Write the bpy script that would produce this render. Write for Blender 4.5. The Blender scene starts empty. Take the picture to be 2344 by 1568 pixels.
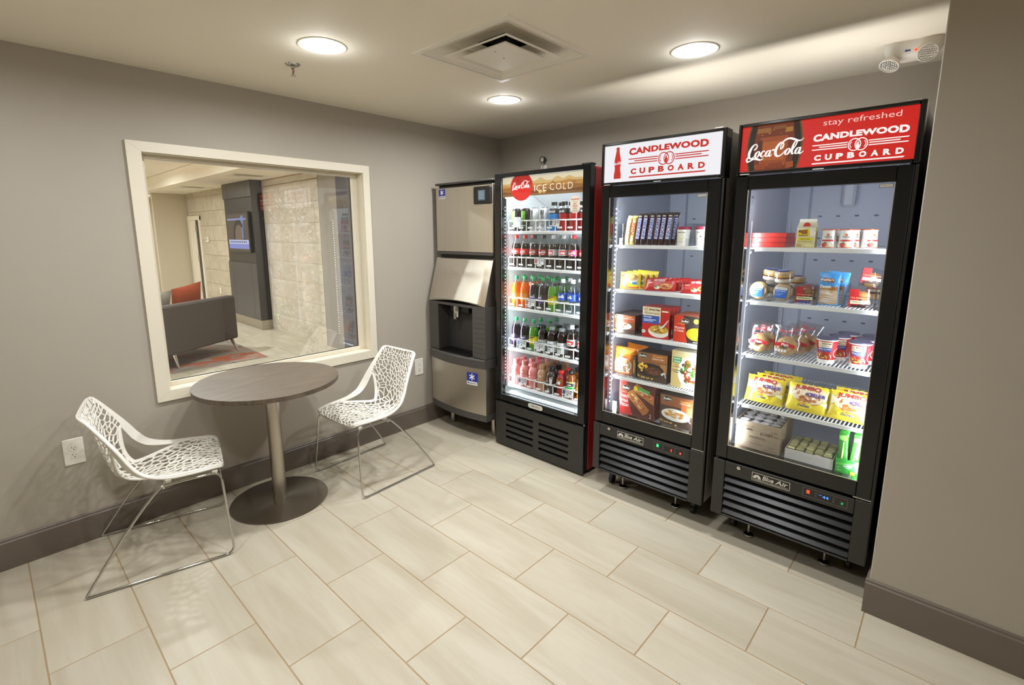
import bpy, bmesh, math, random
import numpy as np
from mathutils import Vector, Matrix, noise
RN = random.Random(7)
SC = bpy.context.scene
COL = SC.collection
PI = math.pi
CEIL = 2.4176
WX = -0.711      # face of the window wall
WY = 0.933       # face of the back wall

# ---------------------------------------------------------------- camera, world, exposure
def set_camera():
    yaw, pitch, roll = -0.74816, -0.170715, -0.0017777
    f = Vector((math.sin(yaw)*math.cos(pitch), math.cos(yaw)*math.cos(pitch), math.sin(pitch)))
    r = Vector((math.cos(yaw), -math.sin(yaw), 0)); u = r.cross(f)
    c, s = math.cos(roll), math.sin(roll)
    r2 = c*r+s*u; u2 = -s*r+c*u
    cam = bpy.data.cameras.new('camera'); ob = bpy.data.objects.new('camera', cam)
    ob.matrix_world = Matrix(((r2.x, u2.x, -f.x, 2.4784), (r2.y, u2.y, -f.y, -2.4325), (r2.z, u2.z, -f.z, 1.5832), (0, 0, 0, 1)))
    cam.sensor_fit = 'HORIZONTAL'; cam.sensor_width = 36; cam.lens = 17.2324
    cam.shift_x = 14.5/2344; cam.shift_y = -57.38/2344; cam.clip_start = 0.02
    COL.objects.link(ob); SC.camera = ob
set_camera()
w = bpy.data.worlds.new('world'); SC.world = w; w.use_nodes = True
w.node_tree.nodes['Background'].inputs[0].default_value = (1, .97, .92, 1)
w.node_tree.nodes['Background'].inputs[1].default_value = .05
SC.view_settings.view_transform = 'Standard'; SC.view_settings.look = 'None'
SC.view_settings.gamma = 1; SC.view_settings.use_curve_mapping = False
SC.view_settings.exposure = 0.0
SC.cycles.max_bounces = 9; SC.cycles.diffuse_bounces = 5; SC.cycles.glossy_bounces = 4
SC.cycles.transparent_max_bounces = 14; SC.cycles.transmission_bounces = 6
SC.cycles.caustics_reflective = False; SC.cycles.caustics_refractive = False
SC.cycles.sample_clamp_indirect = 4
DOWN_W = 17.4       # watts of one downlight
WARM = (.965, .985, 1.0)
COOL = (.86, .93, 1.0)

# ---------------------------------------------------------------- materials
def lin(h):
    if isinstance(h, str):
        h = [int(h[i:i+2], 16)/255 for i in (0, 2, 4)]
    return tuple((c/12.92 if c <= .04045 else ((c+.055)/1.055)**2.4) for c in h)
_mats = {}
def mat(name, col, rough=.5, metal=0., nz=.06, scale=40., bump=0., emit=0., coat=0., stretch=None, spec=.5, rnd=0., ecol=None):
    """principled material whose colour is gently broken up by a noise; cached by name"""
    if name in _mats: return _mats[name]
    m = bpy.data.materials.new(name); m.use_nodes = True; nt = m.node_tree; N = nt.nodes; L = nt.links
    b = N['Principled BSDF']; c = lin(col)
    b.inputs['Roughness'].default_value = rough; b.inputs['Metallic'].default_value = metal
    b.inputs['Specular IOR Level'].default_value = spec
    if coat: b.inputs['Coat Weight'].default_value = coat; b.inputs['Coat Roughness'].default_value = .08
    tc = N.new('ShaderNodeTexCoord'); mp = N.new('ShaderNodeMapping'); no = N.new('ShaderNodeTexNoise')
    L.new(tc.outputs['Object'], mp.inputs[0]); L.new(mp.outputs[0], no.inputs['Vector'])
    mp.inputs['Scale'].default_value = stretch or (1, 1, 1)
    no.inputs['Scale'].default_value = scale; no.inputs['Detail'].default_value = 4
    mx = N.new('ShaderNodeMix'); mx.data_type = 'RGBA'
    mx.inputs[6].default_value = (*[min(1, x*(1-nz)) for x in c], 1); mx.inputs[7].default_value = (*[min(1, x*(1+nz)) for x in c], 1)
    L.new(no.outputs['Fac'], mx.inputs[0]); out = mx.outputs[2]
    if rnd:
        oi = N.new('ShaderNodeObjectInfo'); hs = N.new('ShaderNodeHueSaturation')
        mr = N.new('ShaderNodeMapRange'); mr.inputs['To Min'].default_value = 1-rnd; mr.inputs['To Max'].default_value = 1+rnd
        L.new(oi.outputs['Random'], mr.inputs[0]); L.new(mr.outputs[0], hs.inputs['Value']); L.new(out, hs.inputs['Color']); out = hs.outputs[0]
        ad = N.new('ShaderNodeVectorMath'); ad.operation = 'ADD'; L.new(tc.outputs['Object'], ad.inputs[0])
        ml = N.new('ShaderNodeMath'); ml.operation = 'MULTIPLY'; ml.inputs[1].default_value = 37
        L.new(oi.outputs['Random'], ml.inputs[0]); L.new(ml.outputs[0], ad.inputs[1]); L.new(ad.outputs[0], mp.inputs[0])
    L.new(out, b.inputs['Base Color'])
    if bump:
        bp = N.new('ShaderNodeBump'); bp.inputs['Strength'].default_value = bump; bp.inputs['Distance'].default_value = .002
        L.new(no.outputs['Fac'], bp.inputs['Height']); L.new(bp.outputs[0], b.inputs['Normal'])
    if emit:
        b.inputs['Emission Strength'].default_value = emit
        b.inputs['Emission Color'].default_value = (*(lin(ecol) if ecol else c), 1)
    _mats[name] = m
    return m
def ink(hexcol, rough=.35):
    return mat('ink_'+hexcol, hexcol, rough, nz=.03, scale=90)
def lit(hexcol, s=1.0):
    return mat('lit_%s_%d' % (hexcol, int(s*100)), '060606', .45, emit=s, ecol=hexcol, spec=.25)
def glass(name, tint=(1, 1, 1), base=.045, alpha_gloss=1., rough=0., boost=1.):
    """clear sheet: transparent with an angle-dependent mirror reflection that is the same from both sides"""
    if name in _mats: return _mats[name]
    m = bpy.data.materials.new(name); m.use_nodes = True; nt = m.node_tree; N = nt.nodes; L = nt.links
    N.remove(N['Principled BSDF'])
    tr = N.new('ShaderNodeBsdfTransparent'); tr.inputs[0].default_value = (*tint, 1)
    gl = N.new('ShaderNodeBsdfGlossy'); gl.inputs['Roughness'].default_value = rough
    lw = N.new('ShaderNodeLayerWeight'); lw.inputs[0].default_value = .5
    pw = N.new('ShaderNodeMath'); pw.operation = 'POWER'; pw.inputs[1].default_value = 5
    ma = N.new('ShaderNodeMath'); ma.operation = 'MULTIPLY_ADD'; ma.inputs[1].default_value = .9*boost; ma.inputs[2].default_value = base; ma.use_clamp = True
    mx = N.new('ShaderNodeMixShader')
    L.new(lw.outputs['Facing'], pw.inputs[0]); L.new(pw.outputs[0], ma.inputs[0]); L.new(ma.outputs[0], mx.inputs[0])
    L.new(tr.outputs[0], mx.inputs[1]); L.new(gl.outputs[0], mx.inputs[2]); L.new(mx.outputs[0], N['Material Output'].inputs[0])
    _mats[name] = m
    return m
def liquid(name, hexcol, dens=.75):
    """drink in a clear bottle: glossy skin over coloured, partly see-through filling"""
    if name in _mats: return _mats[name]
    m = mat(name, hexcol, .06, nz=.12, scale=25, coat=.6)
    nt = m.node_tree; N = nt.nodes; L = nt.links; b = N['Principled BSDF']
    tl = N.new('ShaderNodeBsdfTranslucent'); tl.inputs[0].default_value = (*lin(hexcol), 1)
    mx = N.new('ShaderNodeMixShader'); mx.inputs[0].default_value = 1-dens
    L.new(b.outputs[0], mx.inputs[1]); L.new(tl.outputs[0], mx.inputs[2]); L.new(mx.outputs[0], N['Material Output'].inputs[0])
    return m
def tile_mat(name, a, b_, rnd, stretch, rough):
    m = mat(name, a, rough, nz=.0, rnd=rnd)
    nt = m.node_tree; N = nt.nodes; L = nt.links
    mx = [n for n in N if n.type == 'MIX'][0]; no = [n for n in N if n.type == 'TEX_NOISE'][0]
    mp = [n for n in N if n.type == 'MAPPING'][0]; mp.inputs['Scale'].default_value = stretch
    no.inputs['Scale'].default_value = 1.0; no.inputs['Detail'].default_value = 7; no.inputs['Roughness'].default_value = .62; no.inputs['Distortion'].default_value = .5
    rp = N.new('ShaderNodeValToRGB'); rp.color_ramp.elements[0].position = .36; rp.color_ramp.elements[1].position = .66
    L.new(no.outputs['Fac'], rp.inputs[0]); L.new(rp.outputs[0], mx.inputs[0])
    mx.inputs[6].default_value = (*lin(a), 1); mx.inputs[7].default_value = (*lin(b_), 1)
    return m
def wood_mat():
    m = mat('grey_oak_laminate', '7d6f60', .42, nz=0)
    nt = m.node_tree; N = nt.nodes; L = nt.links
    mx = [n for n in N if n.type == 'MIX'][0]; no = [n for n in N if n.type == 'TEX_NOISE'][0]
    mp = [n for n in N if n.type == 'MAPPING'][0]; mp.inputs['Scale'].default_value = (95, 5, 20)
    no.inputs['Scale'].default_value = 1; no.inputs['Detail'].default_value = 6; no.inputs['Distortion'].default_value = .8
    rp = N.new('ShaderNodeValToRGB'); rp.color_ramp.elements[0].position = .3; rp.color_ramp.elements[1].position = .72
    L.new(no.outputs['Fac'], rp.inputs[0]); L.new(rp.outputs[0], mx.inputs[0])
    mx.inputs[6].default_value = (*lin('50453a'), 1); mx.inputs[7].default_value = (*lin('716455'), 1)
    return m
def brushed(name, col, stretch, rough=.3):
    return mat(name, col, rough, 1., nz=.13, scale=1, stretch=stretch)

# ---------------------------------------------------------------- mesh builder
class MB:
    def __init__(s): s.v = []; s.f = []; s.m = []; s.mats = []
    def slot(s, m):
        if m not in s.mats: s.mats.append(m)
        return s.mats.index(m)
    def add(s, vs, fs, m):
        o = len(s.v); k = s.slot(m)
        s.v += [tuple(v) for v in vs]; s.f += [tuple(i+o for i in f) for f in fs]; s.m += [k]*len(fs)
    def convex(s, vs, fs, m):
        vs = [Vector(v) for v in vs]; c = sum(vs, Vector())/len(vs); out = []
        for f in fs:
            a = vs[f[0]]; n = (vs[f[1]]-a).cross(vs[f[2]]-a)
            out.append(f if n.dot(sum((vs[i] for i in f), Vector())/len(f)-c) > 0 else tuple(reversed(f)))
        s.add(vs, out, m)
    def box(s, x0, x1, y0, y1, z0, z1, m, b=0., M=None):
        cx, cy, cz = (x0+x1)/2, (y0+y1)/2, (z0+z1)/2; h = (abs(x1-x0)/2, abs(y1-y0)/2, abs(z1-z0)/2)
        b = min(b, min(h)*.95)
        vs = []; ix = {}
        for sx in (-1, 1):
            for sy in (-1, 1):
                for sz in (-1, 1):
                    k = len(vs); sg = (sx, sy, sz)
                    if b > 0:
                        for a in range(3):
                            vs.append(Vector([sg[i]*(h[i]-(0 if i == a else b)) for i in range(3)]))
                        ix[sg] = (k, k+1, k+2)
                    else:
                        vs.append(Vector([sg[i]*h[i] for i in range(3)])); ix[sg] = (k, k, k)
        fs = []
        for a in range(3):
            o1, o2 = [i for i in range(3) if i != a]
            for sa in (-1, 1):
                q = []
                for p, r in ((-1, -1), (1, -1), (1, 1), (-1, 1)):
                    g = [0, 0, 0]; g[a] = sa; g[o1] = p; g[o2] = r; q.append(ix[tuple(g)][a])
                fs.append(tuple(q))
            if b > 0:
                for p in (-1, 1):
                    for r in (-1, 1):
                        g0 = [0, 0, 0]; g1 = [0, 0, 0]; g0[a] = -1; g1[a] = 1
                        g0[o1] = g1[o1] = p; g0[o2] = g1[o2] = r
                        g0, g1 = tuple(g0), tuple(g1)
                        fs.append((ix[g0][o1], ix[g1][o1], ix[g1][o2], ix[g0][o2]))
        if b > 0: fs += [ix[g] for g in ix]
        T = Matrix.Translation((cx, cy, cz))
        if M is not None: T = M @ T
        s.convex([T @ v for v in vs], fs, m)
    def lathe(s, prof, m, n=20, c=(0, 0, 0), a0=0., a1=2*PI, M=None):
        full = abs(a1-a0-2*PI) < 1e-6; k = n if full else n+1; vs = []; rows = []
        for r, z in prof:
            if r <= 1e-7: rows.append([len(vs)]); vs.append((c[0], c[1], c[2]+z)); continue
            rows.append(list(range(len(vs), len(vs)+k)))
            for j in range(k):
                a = a0+(a1-a0)*j/n; vs.append((c[0]+r*math.sin(a), c[1]-r*math.cos(a), c[2]+z))
        fs = []
        for A, B in zip(rows, rows[1:]):
            for j in range(n):
                j2 = (j+1) % k
                if len(A) == 1 and len(B) == 1: continue
                if len(A) == 1: fs.append((A[0], B[j2], B[j]))
                elif len(B) == 1: fs.append((A[j], A[j2], B[0]))
                else: fs.append((A[j], A[j2], B[j2], B[j]))
        if M is not None: vs = [M @ Vector(v) for v in vs]
        s.add(vs, fs, m)
    def cyl(s, p0, p1, r, m, n=12, r1=None):
        s.tube([p0, p1], r, m, n, radii=[r, r if r1 is None else r1])
    def tube(s, pts, r, m, n=8, closed=False, radii=None, flat=1.):
        P = [Vector(p) for p in pts]; k = len(P); vs = []; fs = []; prev = None
        for i, p in enumerate(P):
            if closed: t = (P[(i+1) % k]-P[i-1])
            else: t = P[min(i+1, k-1)]-P[max(i-1, 0)]
            t.normalize()
            if prev is None: u = t.orthogonal().normalized()
            else:
                u = prev-t*prev.dot(t); u = u.normalized() if u.length > 1e-6 else t.orthogonal().normalized()
            prev = u; w_ = t.cross(u); rr = radii[i] if radii else r
            for j in range(n):
                a = 2*PI*j/n; vs.append(p+u*rr*math.cos(a)+w_*rr*flat*math.sin(a))
        for i in range(k if closed else k-1):
            A = i*n; B = ((i+1) % k)*n
            for j in range(n): fs.append((A+j, A+(j+1) % n, B+(j+1) % n, B+j))
        if not closed: fs.append(tuple(reversed(range(n)))); fs.append(tuple(range((k-1)*n, k*n)))
        s.add(vs, fs, m)
    def prism(s, poly, fn, d0, d1, m):
        """poly: 2D outline; fn(a, b, d) -> point; walls and both ends"""
        n = len(poly); vs = [fn(a, b, d0) for a, b in poly]+[fn(a, b, d1) for a, b in poly]
        fs = [tuple(range(n)), tuple(range(2*n-1, n-1, -1))]+[(i, i+n, (i+1) % n+n, (i+1) % n) for i in range(n)]
        s.add(vs, fs, m)
    def build(s, name, parent=None, loc=None, rz=0., smooth=True, ang=35, fix=False, M=None):
        me = bpy.data.meshes.new(name); me.from_pydata(s.v, [], s.f)
        for m in s.mats: me.materials.append(m)
        me.polygons.foreach_set('material_index', s.m)
        me.update()
        if fix:
            bm = bmesh.new(); bm.from_mesh(me); bmesh.ops.recalc_face_normals(bm, faces=bm.faces); bm.to_mesh(me); bm.free()
        if smooth:
            me.polygons.foreach_set('use_smooth', [True]*len(me.polygons)); me.set_sharp_from_angle(angle=math.radians(ang))
        return link(name, me, parent, loc, rz, M)
def link(name, me, parent=None, loc=None, rz=0., M=None):
    o = bpy.data.objects.new(name, me); COL.objects.link(o)
    if parent: o.parent = parent
    if M is not None: o.matrix_local = M
    else:
        if loc: o.location = loc
        o.rotation_euler = (0, 0, rz)
    return o
def tag(o, label, cat, group=None):
    o['label'] = label; o['category'] = cat
    if group: o['group'] = group
    return o
def struct(o, label=None):
    o['kind'] = 'structure'
    if label: o['label'] = label
    return o
def empty(name, loc=(0, 0, 0), rz=0.):
    o = bpy.data.objects.new(name, None); COL.objects.link(o); o.location = loc; o.rotation_euler = (0, 0, rz); o.empty_display_size = .05
    return o
def dup(o, loc, rz=None, label=None, M=None):
    """a copy of a thing together with copies of its parts and sub-parts"""
    r = o.copy(); COL.objects.link(r)
    if M is not None: r.matrix_world = M
    else:
        r.location = loc
        if rz is not None: r.rotation_euler = (0, 0, rz)
    if label: r['label'] = label
    for ch in list(o.children):
        c = ch.copy(); COL.objects.link(c); c.parent = r; c.matrix_parent_inverse = ch.matrix_parent_inverse.copy()
        for g in list(ch.children):
            d = g.copy(); COL.objects.link(d); d.parent = c; d.matrix_parent_inverse = g.matrix_parent_inverse.copy()
    return r
def bx(name, x0, x1, y0, y1, z0, z1, m, b=0., parent=None):
    mb = MB(); mb.box(x0, x1, y0, y1, z0, z1, m, b); return mb.build(name, parent)
def catmull(P, n=6, closed=False):
    P = [np.array(p, float) for p in P]; out = []; k = len(P)
    for i in range(k if closed else k-1):
        if closed: a, b, c, d = P[i-1], P[i], P[(i+1) % k], P[(i+2) % k]
        else: a, b, c, d = P[max(i-1, 0)], P[i], P[i+1], P[min(i+2, k-1)]
        for j in range(n):
            t = j/n; out.append(.5*((2*b)+(-a+c)*t+(2*a-5*b+4*c-d)*t*t+(-a+3*b-3*c+d)*t**3))
    if not closed: out.append(P[-1])
    return out
def fillet(pts, r, n=5):
    """polyline with its inner corners rounded"""
    P = [Vector(p) for p in pts]; out = [P[0]]
    for a, b, c in zip(P, P[1:], P[2:]):
        u = (a-b); v = (c-b); d = min(r, u.length*.48, v.length*.48); p = b+u.normalized()*d; q = b+v.normalized()*d
        for j in range(n+1):
            t = j/n; out.append(p*(1-t)**2+b*2*t*(1-t)+q*t*t)
    out.append(P[-1]); return out

# ---------------------------------------------------------------- flat print: lettering and graphics
_txt = {}
def text2d(s, bold=0., shear=0., space=1.):
    k = (s, bold, shear, space)
    if k not in _txt:
        cu = bpy.data.curves.new('lettering', 'FONT'); cu.body = s; cu.offset = bold; cu.shear = shear; cu.space_character = space
        cu.resolution_u = 3; cu.fill_mode = 'FRONT'
        ob = bpy.data.objects.new('lettering', cu); me = bpy.data.meshes.new_from_object(ob)
        v = np.array([p.co[:2] for p in me.vertices]); f = [tuple(p.vertices) for p in me.polygons]
        bpy.data.objects.remove(ob); bpy.data.curves.remove(cu); bpy.data.meshes.remove(me)
        lo = v.min(0); hi = v.max(0); _txt[k] = ((v-lo)/(hi-lo), f, (hi[0]-lo[0])/(hi[1]-lo[1]))
    return _txt[k]
def ribbon(P):
    """polygon strip along points (x, y, width)"""
    P = np.array(catmull(P, 5)); k = len(P); vs = []
    for i in range(k):
        t = P[min(i+1, k-1), :2]-P[max(i-1, 0), :2]; t = t/(np.hypot(*t)+1e-9); n = np.array([-t[1], t[0]])*P[i, 2]/2
        vs += [P[i, :2]-n, P[i, :2]+n]
    return vs, [(2*i, 2*i+2, 2*i+3, 2*i+1) for i in range(k-1)]
def ring_pts(cx, cy, rx, ry, tilt, w0, w1, n=12):
    out = []
    for j in range(n+1):
        a = 2*PI*j/n+.6; x = rx*math.cos(a); y = ry*math.sin(a)
        out.append((cx+x+y*tilt, cy+y, w0+(w1-w0)*abs(math.cos(a))))
    return out
SCRIPT = [   # flowing script wordmark, about 3 wide and 1 high
    [(.30, .60, .03), (.40, .66, .07), (.47, .80, .05), (.38, .90, .05), (.22, .78, .09), (.10, .52, .12), (.08, .28, .11), (.17, .17, .07), (.30, .22, .05), (.40, .34, .03)],
    [(.08, .30, .05), (-.02, .14, .08), (.02, .02, .08), (.16, .05, .06), (.32, .14, .08), (.50, .12, .10), (.66, .06, .07), (.84, .12, .02)],
    ring_pts(.50, .36, .09, .15, .35, .03, .09),
    [(.86, .46, .06), (.82, .52, .04), (.72, .44, .07), (.68, .30, .09), (.76, .21, .05), (.90, .32, .02)],
    ring_pts(1.02, .36, .09, .15, .35, .03, .09),
    [(1.16, .53, .05), (1.09, .32, .09), (1.13, .21, .06), (1.24, .31, .02)],
    [(1.22, .50, .07), (1.34, .53, .07)],
    [(1.62, .50, .03), (1.72, .60, .07), (1.76, .78, .05), (1.64, .86, .06), (1.50, .72, .10), (1.40, .48, .12), (1.42, .25, .11), (1.54, .17, .07), (1.72, .26, .05), (1.86, .44, .03)],
    [(1.62, .52, .03), (1.64, .72, .05), (1.78, .93, .07), (2.00, 1.02, .08), (2.22, .96, .09), (2.44, .86, .07), (2.60, .88, .04), (2.66, .98, .02)],
    ring_pts(1.97, .36, .09, .15, .35, .03, .09),
    [(2.12, .34, .03), (2.30, .58, .05), (2.38, .80, .06), (2.32, .86, .05), (2.22, .66, .08), (2.17, .40, .10), (2.20, .22, .06), (2.32, .30, .02)],
    ring_pts(2.44, .36, .09, .15, .35, .03, .09),
    [(2.58, .53, .05), (2.51, .32, .09), (2.55, .21, .07), (2.72, .32, .02)],
]
class Art:
    """a flat print: coloured shapes with layers, placed on a surface by fn(x, y, height above it)"""
    def __init__(s): s.it = []
    def poly(s, pts, c, L=1): s.it.append((list(pts), [tuple(range(len(pts)))], c, L))
    def rect(s, x0, y0, x1, y1, c, L=0, nx=1):
        vs = [(x0+(x1-x0)*i/nx, y) for y in (y0, y1) for i in range(nx+1)]
        s.it.append((vs, [(i, i+1, i+nx+2, i+nx+1) for i in range(nx)], c, L))
    def ell(s, cx, cy, rx, ry, c, L=1, n=20): s.poly([(cx+rx*math.cos(2*PI*i/n), cy+ry*math.sin(2*PI*i/n)) for i in range(n)], c, L)
    def ring(s, cx, cy, r, w, c, L=1, n=24, a0=0, a1=2*PI):
        vs = []
        for i in range(n+1):
            a = a0+(a1-a0)*i/n
            for q in (r-w/2, r+w/2): vs.append((cx+q*math.cos(a), cy+q*math.sin(a)))
        s.it.append((vs, [(2*i, 2*i+1, 2*i+3, 2*i+2) for i in range(n)], c, L))
    def strip(s, pts, c, L=1):
        v, f = ribbon(pts); s.it.append((v, f, c, L))
    def text(s, t, x, y, w, h, c, L=2, bold=0., shear=0., space=1., arch=0., rot=0.):
        v, f, asp = text2d(t, bold, shear, space)
        if h is None: h = w/asp
        if w is None: w = h*asp
        p = []
        for a, b in v:
            px = a*w; py = b*h
            if arch: py = b*h+arch*(1-(2*a-1)**2)*(1-b)
            if rot: px, py = px*math.cos(rot)-py*math.sin(rot), px*math.sin(rot)+py*math.cos(rot)
            p.append((x+px, y+py))
        s.it.append((p, f, c, L))
    def script(s, x, y, w, c, L=3, k=1.):
        sc = w/2.75
        for st in SCRIPT:
            v, f = ribbon([(a, b, q*k) for a, b, q in st]); s.it.append(([(x+a*sc, y+b*sc) for a, b in v], f, c, L))
    def food(s, cx, cy, rx, ry, cols, n=26, L=2, seed=1, size=.28):
        r = random.Random(seed)
        for i in range(n):
            a = r.uniform(0, 2*PI); q = math.sqrt(r.random())*.8; k = r.uniform(.6, 1.3)*size; p0 = r.uniform(0, PI)
            m = 6; X = cx+rx*q*math.cos(a); Y = cy+ry*q*math.sin(a)
            s.poly([(X+rx*k*math.cos(p0+2*PI*j/m)*r.uniform(.7, 1.2), Y+ry*k*math.sin(p0+2*PI*j/m)*r.uniform(.7, 1.2)) for j in range(m)], r.choice(cols), L+i*.12)
    def lay(s, mb, fn, dz=.00025, mk=ink, d0=.0003):
        for v, f, c, L in s.it: mb.add([fn(a, b, d0+L*dz) for a, b in v], f, mk(c) if isinstance(c, str) else c)
        return mb
def on_front(y=0., x0=0., z0=0.): return lambda a, b, d: (x0+a, y-d, z0+b)
def on_cyl(r, z0=0.): return lambda a, b, d: ((r+d)*math.sin(a/r), -(r+d)*math.cos(a/r), z0+b)
def sub(A, n=6):
    """split big flat shapes so that they follow a curved surface"""
    out = []
    for v, f, c, L in A.it:
        bm = bmesh.new(); vv = [bm.verts.new((a, b, 0)) for a, b in v]
        for q in f:
            try: bm.faces.new([vv[i] for i in q])
            except ValueError: pass
        for _ in range(3):
            es = [e for e in bm.edges if e.calc_length() > .016]
            if not es: break
            bmesh.ops.triangulate(bm, faces=bm.faces[:]); es = [e for e in bm.edges if e.calc_length() > .016]
            bmesh.ops.subdivide_edges(bm, edges=es, cuts=1)
        bmesh.ops.triangulate(bm, faces=[f_ for f_ in bm.faces if len(f_.verts) > 4])
        bm.verts.index_update(); out.append(([v_.co[:2] for v_ in bm.verts], [tuple(x.index for x in f_.verts) for f_ in bm.faces], c, L)); bm.free()
    A.it = out; return A
# ================================================================ room shell
M_WALL = mat('greige_wall_paint', 'ada598', .6, nz=.02, scale=6, bump=.04)
M_CEIL = mat('ceiling_paint', 'f3ecdc', .8, nz=.015, scale=5)
M_BASE = mat('baseboard_paint', '6e645a', .42, nz=.03, scale=12)
M_TRIM = mat('cream_gloss_paint', 'e4dcc9', .3, nz=.015, scale=10)
M_TILE = tile_mat('cream_porcelain', 'c6beac', 'b6ac97', .03, (1.1, 9, 4), .46)
M_TILE.node_tree.nodes['Principled BSDF'].inputs['Specular IOR Level'].default_value = .35
M_GROUT = mat('tan_grout', 'a58b68', .85, nz=.08, scale=200)
M_CHROME = mat('chrome', 'c4c2be', .06, 1., nz=.02)
M_STEEL = brushed('brushed_steel', 'b7b0a4', (3, 3, 300), .28)
M_WHITE = mat('white_plastic', 'eae6dc', .35, nz=.015)
M_BLACK = mat('black_plastic', '1b1a19', .3, nz=.08)
M_DARK = mat('dark_recess', '0b0b0b', .8, nz=.05)
M_GLASS = glass('window_glass', (.96, .98, .97), base=.085, boost=1.15)
M_DOORGLASS = glass('cooler_door_glass', (.97, .985, .99), base=.03, boost=.8)
M_PET = glass('clear_plastic', (.93, .95, .95), base=.07, rough=.04)
M_ACRYL = glass('acrylic', (.95, .96, .97), base=.08, rough=.02)
M_FILM = glass('clear_wrapper', (.9, .9, .92), base=.12, rough=.18)
M_OFFW = 0.3048
TX, TY, T0 = .61, .305, -.0958
_tm = {}
def tile_mesh(w_, h_):
    k = (round(w_, 3), round(h_, 3))
    if k not in _tm:
        mb = MB(); mb.box(-w_/2, w_/2, -h_/2, h_/2, -.009, 0, M_TILE, .0012); o = mb.build('tile', smooth=False); _tm[k] = o.data; bpy.data.objects.remove(o)
    return _tm[k]
def tile_floor(parent, x0, x1, y0, y1, g=.0042):
    r0 = math.floor(-y1/TY); r1 = math.ceil(-y0/TY)
    for r in range(r0, r1):
        ya, yb = max(y0, -TY*(r+1)), min(y1, -TY*r)
        if yb-ya < .01: continue
        off = T0-TY*r
        n0 = math.floor((x0-off)/TX); n1 = math.ceil((x1-off)/TX)
        for n in range(n0, n1):
            xa, xb = max(x0, off+TX*n), min(x1, off+TX*(n+1))
            if xb-xa < .012: continue
            link('tile', tile_mesh(xb-xa-g, yb-ya-g), parent, ((xa+xb)/2, (ya+yb)/2, 0))
RX1, RY0 = 3.75, -3.95    # far sides of the room, behind the camera
floor = struct(bx('floor', WX, RX1, RY0, WY, -.12, -.0016, M_GROUT), 'cream rectangular floor tiles with tan grout joints')
tile_floor(floor, WX, RX1, -2.95, WY)
tile_floor(floor, WX, RX1, RY0, -2.95)
def slab(mb, x0, x1, y0, y1, z0, z1, holes, m):
    """ceiling slab with square openings (cx, cy, half) closed by a lid on top"""
    xs = sorted({x0, x1, *[c+s*h for c, _, h in holes for s in (-1, 1)]}); ys = sorted({y0, y1, *[c+s*h for _, c, h in holes for s in (-1, 1)]})
    for xa, xb in zip(xs, xs[1:]):
        for ya, yb in zip(ys, ys[1:]):
            if not any(abs((xa+xb)/2-c) < h and abs((ya+yb)/2-d) < h for c, d, h in holes): mb.box(xa, xb, ya, yb, z0, z1, m)
    mb.box(x0, x1, y0, y1, z1, z1+.01, m)
mb = MB(); slab(mb, WX-.14, RX1, RY0, WY+.1, CEIL, CEIL+.11, [(.775, -.607, .274)], M_CEIL)
struct(mb.build('ceiling', smooth=False), 'plain off white painted ceiling')
# window wall with its opening
WIN = (-1.781, -.487, .7135, 2.0055)
mb = MB()
for y0, y1, z0, z1 in ((RY0, WIN[0], -.12, CEIL), (WIN[1], WY+.1, -.12, CEIL), (WIN[0], WIN[1], -.12, WIN[2]), (WIN[0], WIN[1], WIN[3], CEIL)):
    mb.box(WX-.13, WX, y0, y1, z0, z1, M_WALL)
struct(mb.build('wall_left'), 'greige painted wall around the lobby window')
struct(bx('wall_back', WX, RX1, WY, WY+.1, -.12, CEIL, M_WALL), 'greige painted wall behind the coolers')
struct(bx('wall_right', 2.345, RX1, -.047, WY, -.0015, CEIL, M_WALL, .003), 'greige painted wall standing forward at the right')
struct(bx('wall_side', RX1, RX1+.1, RY0, -.047, -.12, CEIL, M_WALL))
struct(bx('wall_front', WX-.13, RX1+.1, RY0-.1, RY0, -.12, CEIL, M_WALL))
def baseboard(name, pts, h=.152, t=.013):
    """profiled board along a wall run; pts are (x, y, nx, ny) with the room side normal"""
    mb = MB()
    (xa, ya), (xb, yb), (nx, ny) = pts
    prof = [(0, 0), (t, 0), (t, h-.018), (t*.62, h-.012), (t*.62, h-.004), (t*.3, h), (0, h)]
    mb.prism(prof, lambda a, b, d: (xa+(xb-xa)*d+nx*a, ya+(yb-ya)*d+ny*a, b), 0, 1, M_BASE)
    return struct(mb.build(name, fix=True, smooth=False), 'taupe painted baseboard with a stepped top edge')
baseboard('baseboard_left', ((WX, RY0), (WX, WY), (1, 0)))
baseboard('baseboard_back', ((WX+.013, WY), (2.332, WY), (0, -1)))
baseboard('baseboard_right', ((2.332, -.047), (RX1, -.047), (0, -1)))
baseboard('baseboard_return', ((2.345, WY-.013), (2.345, -.047), (-1, 0)))
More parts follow.
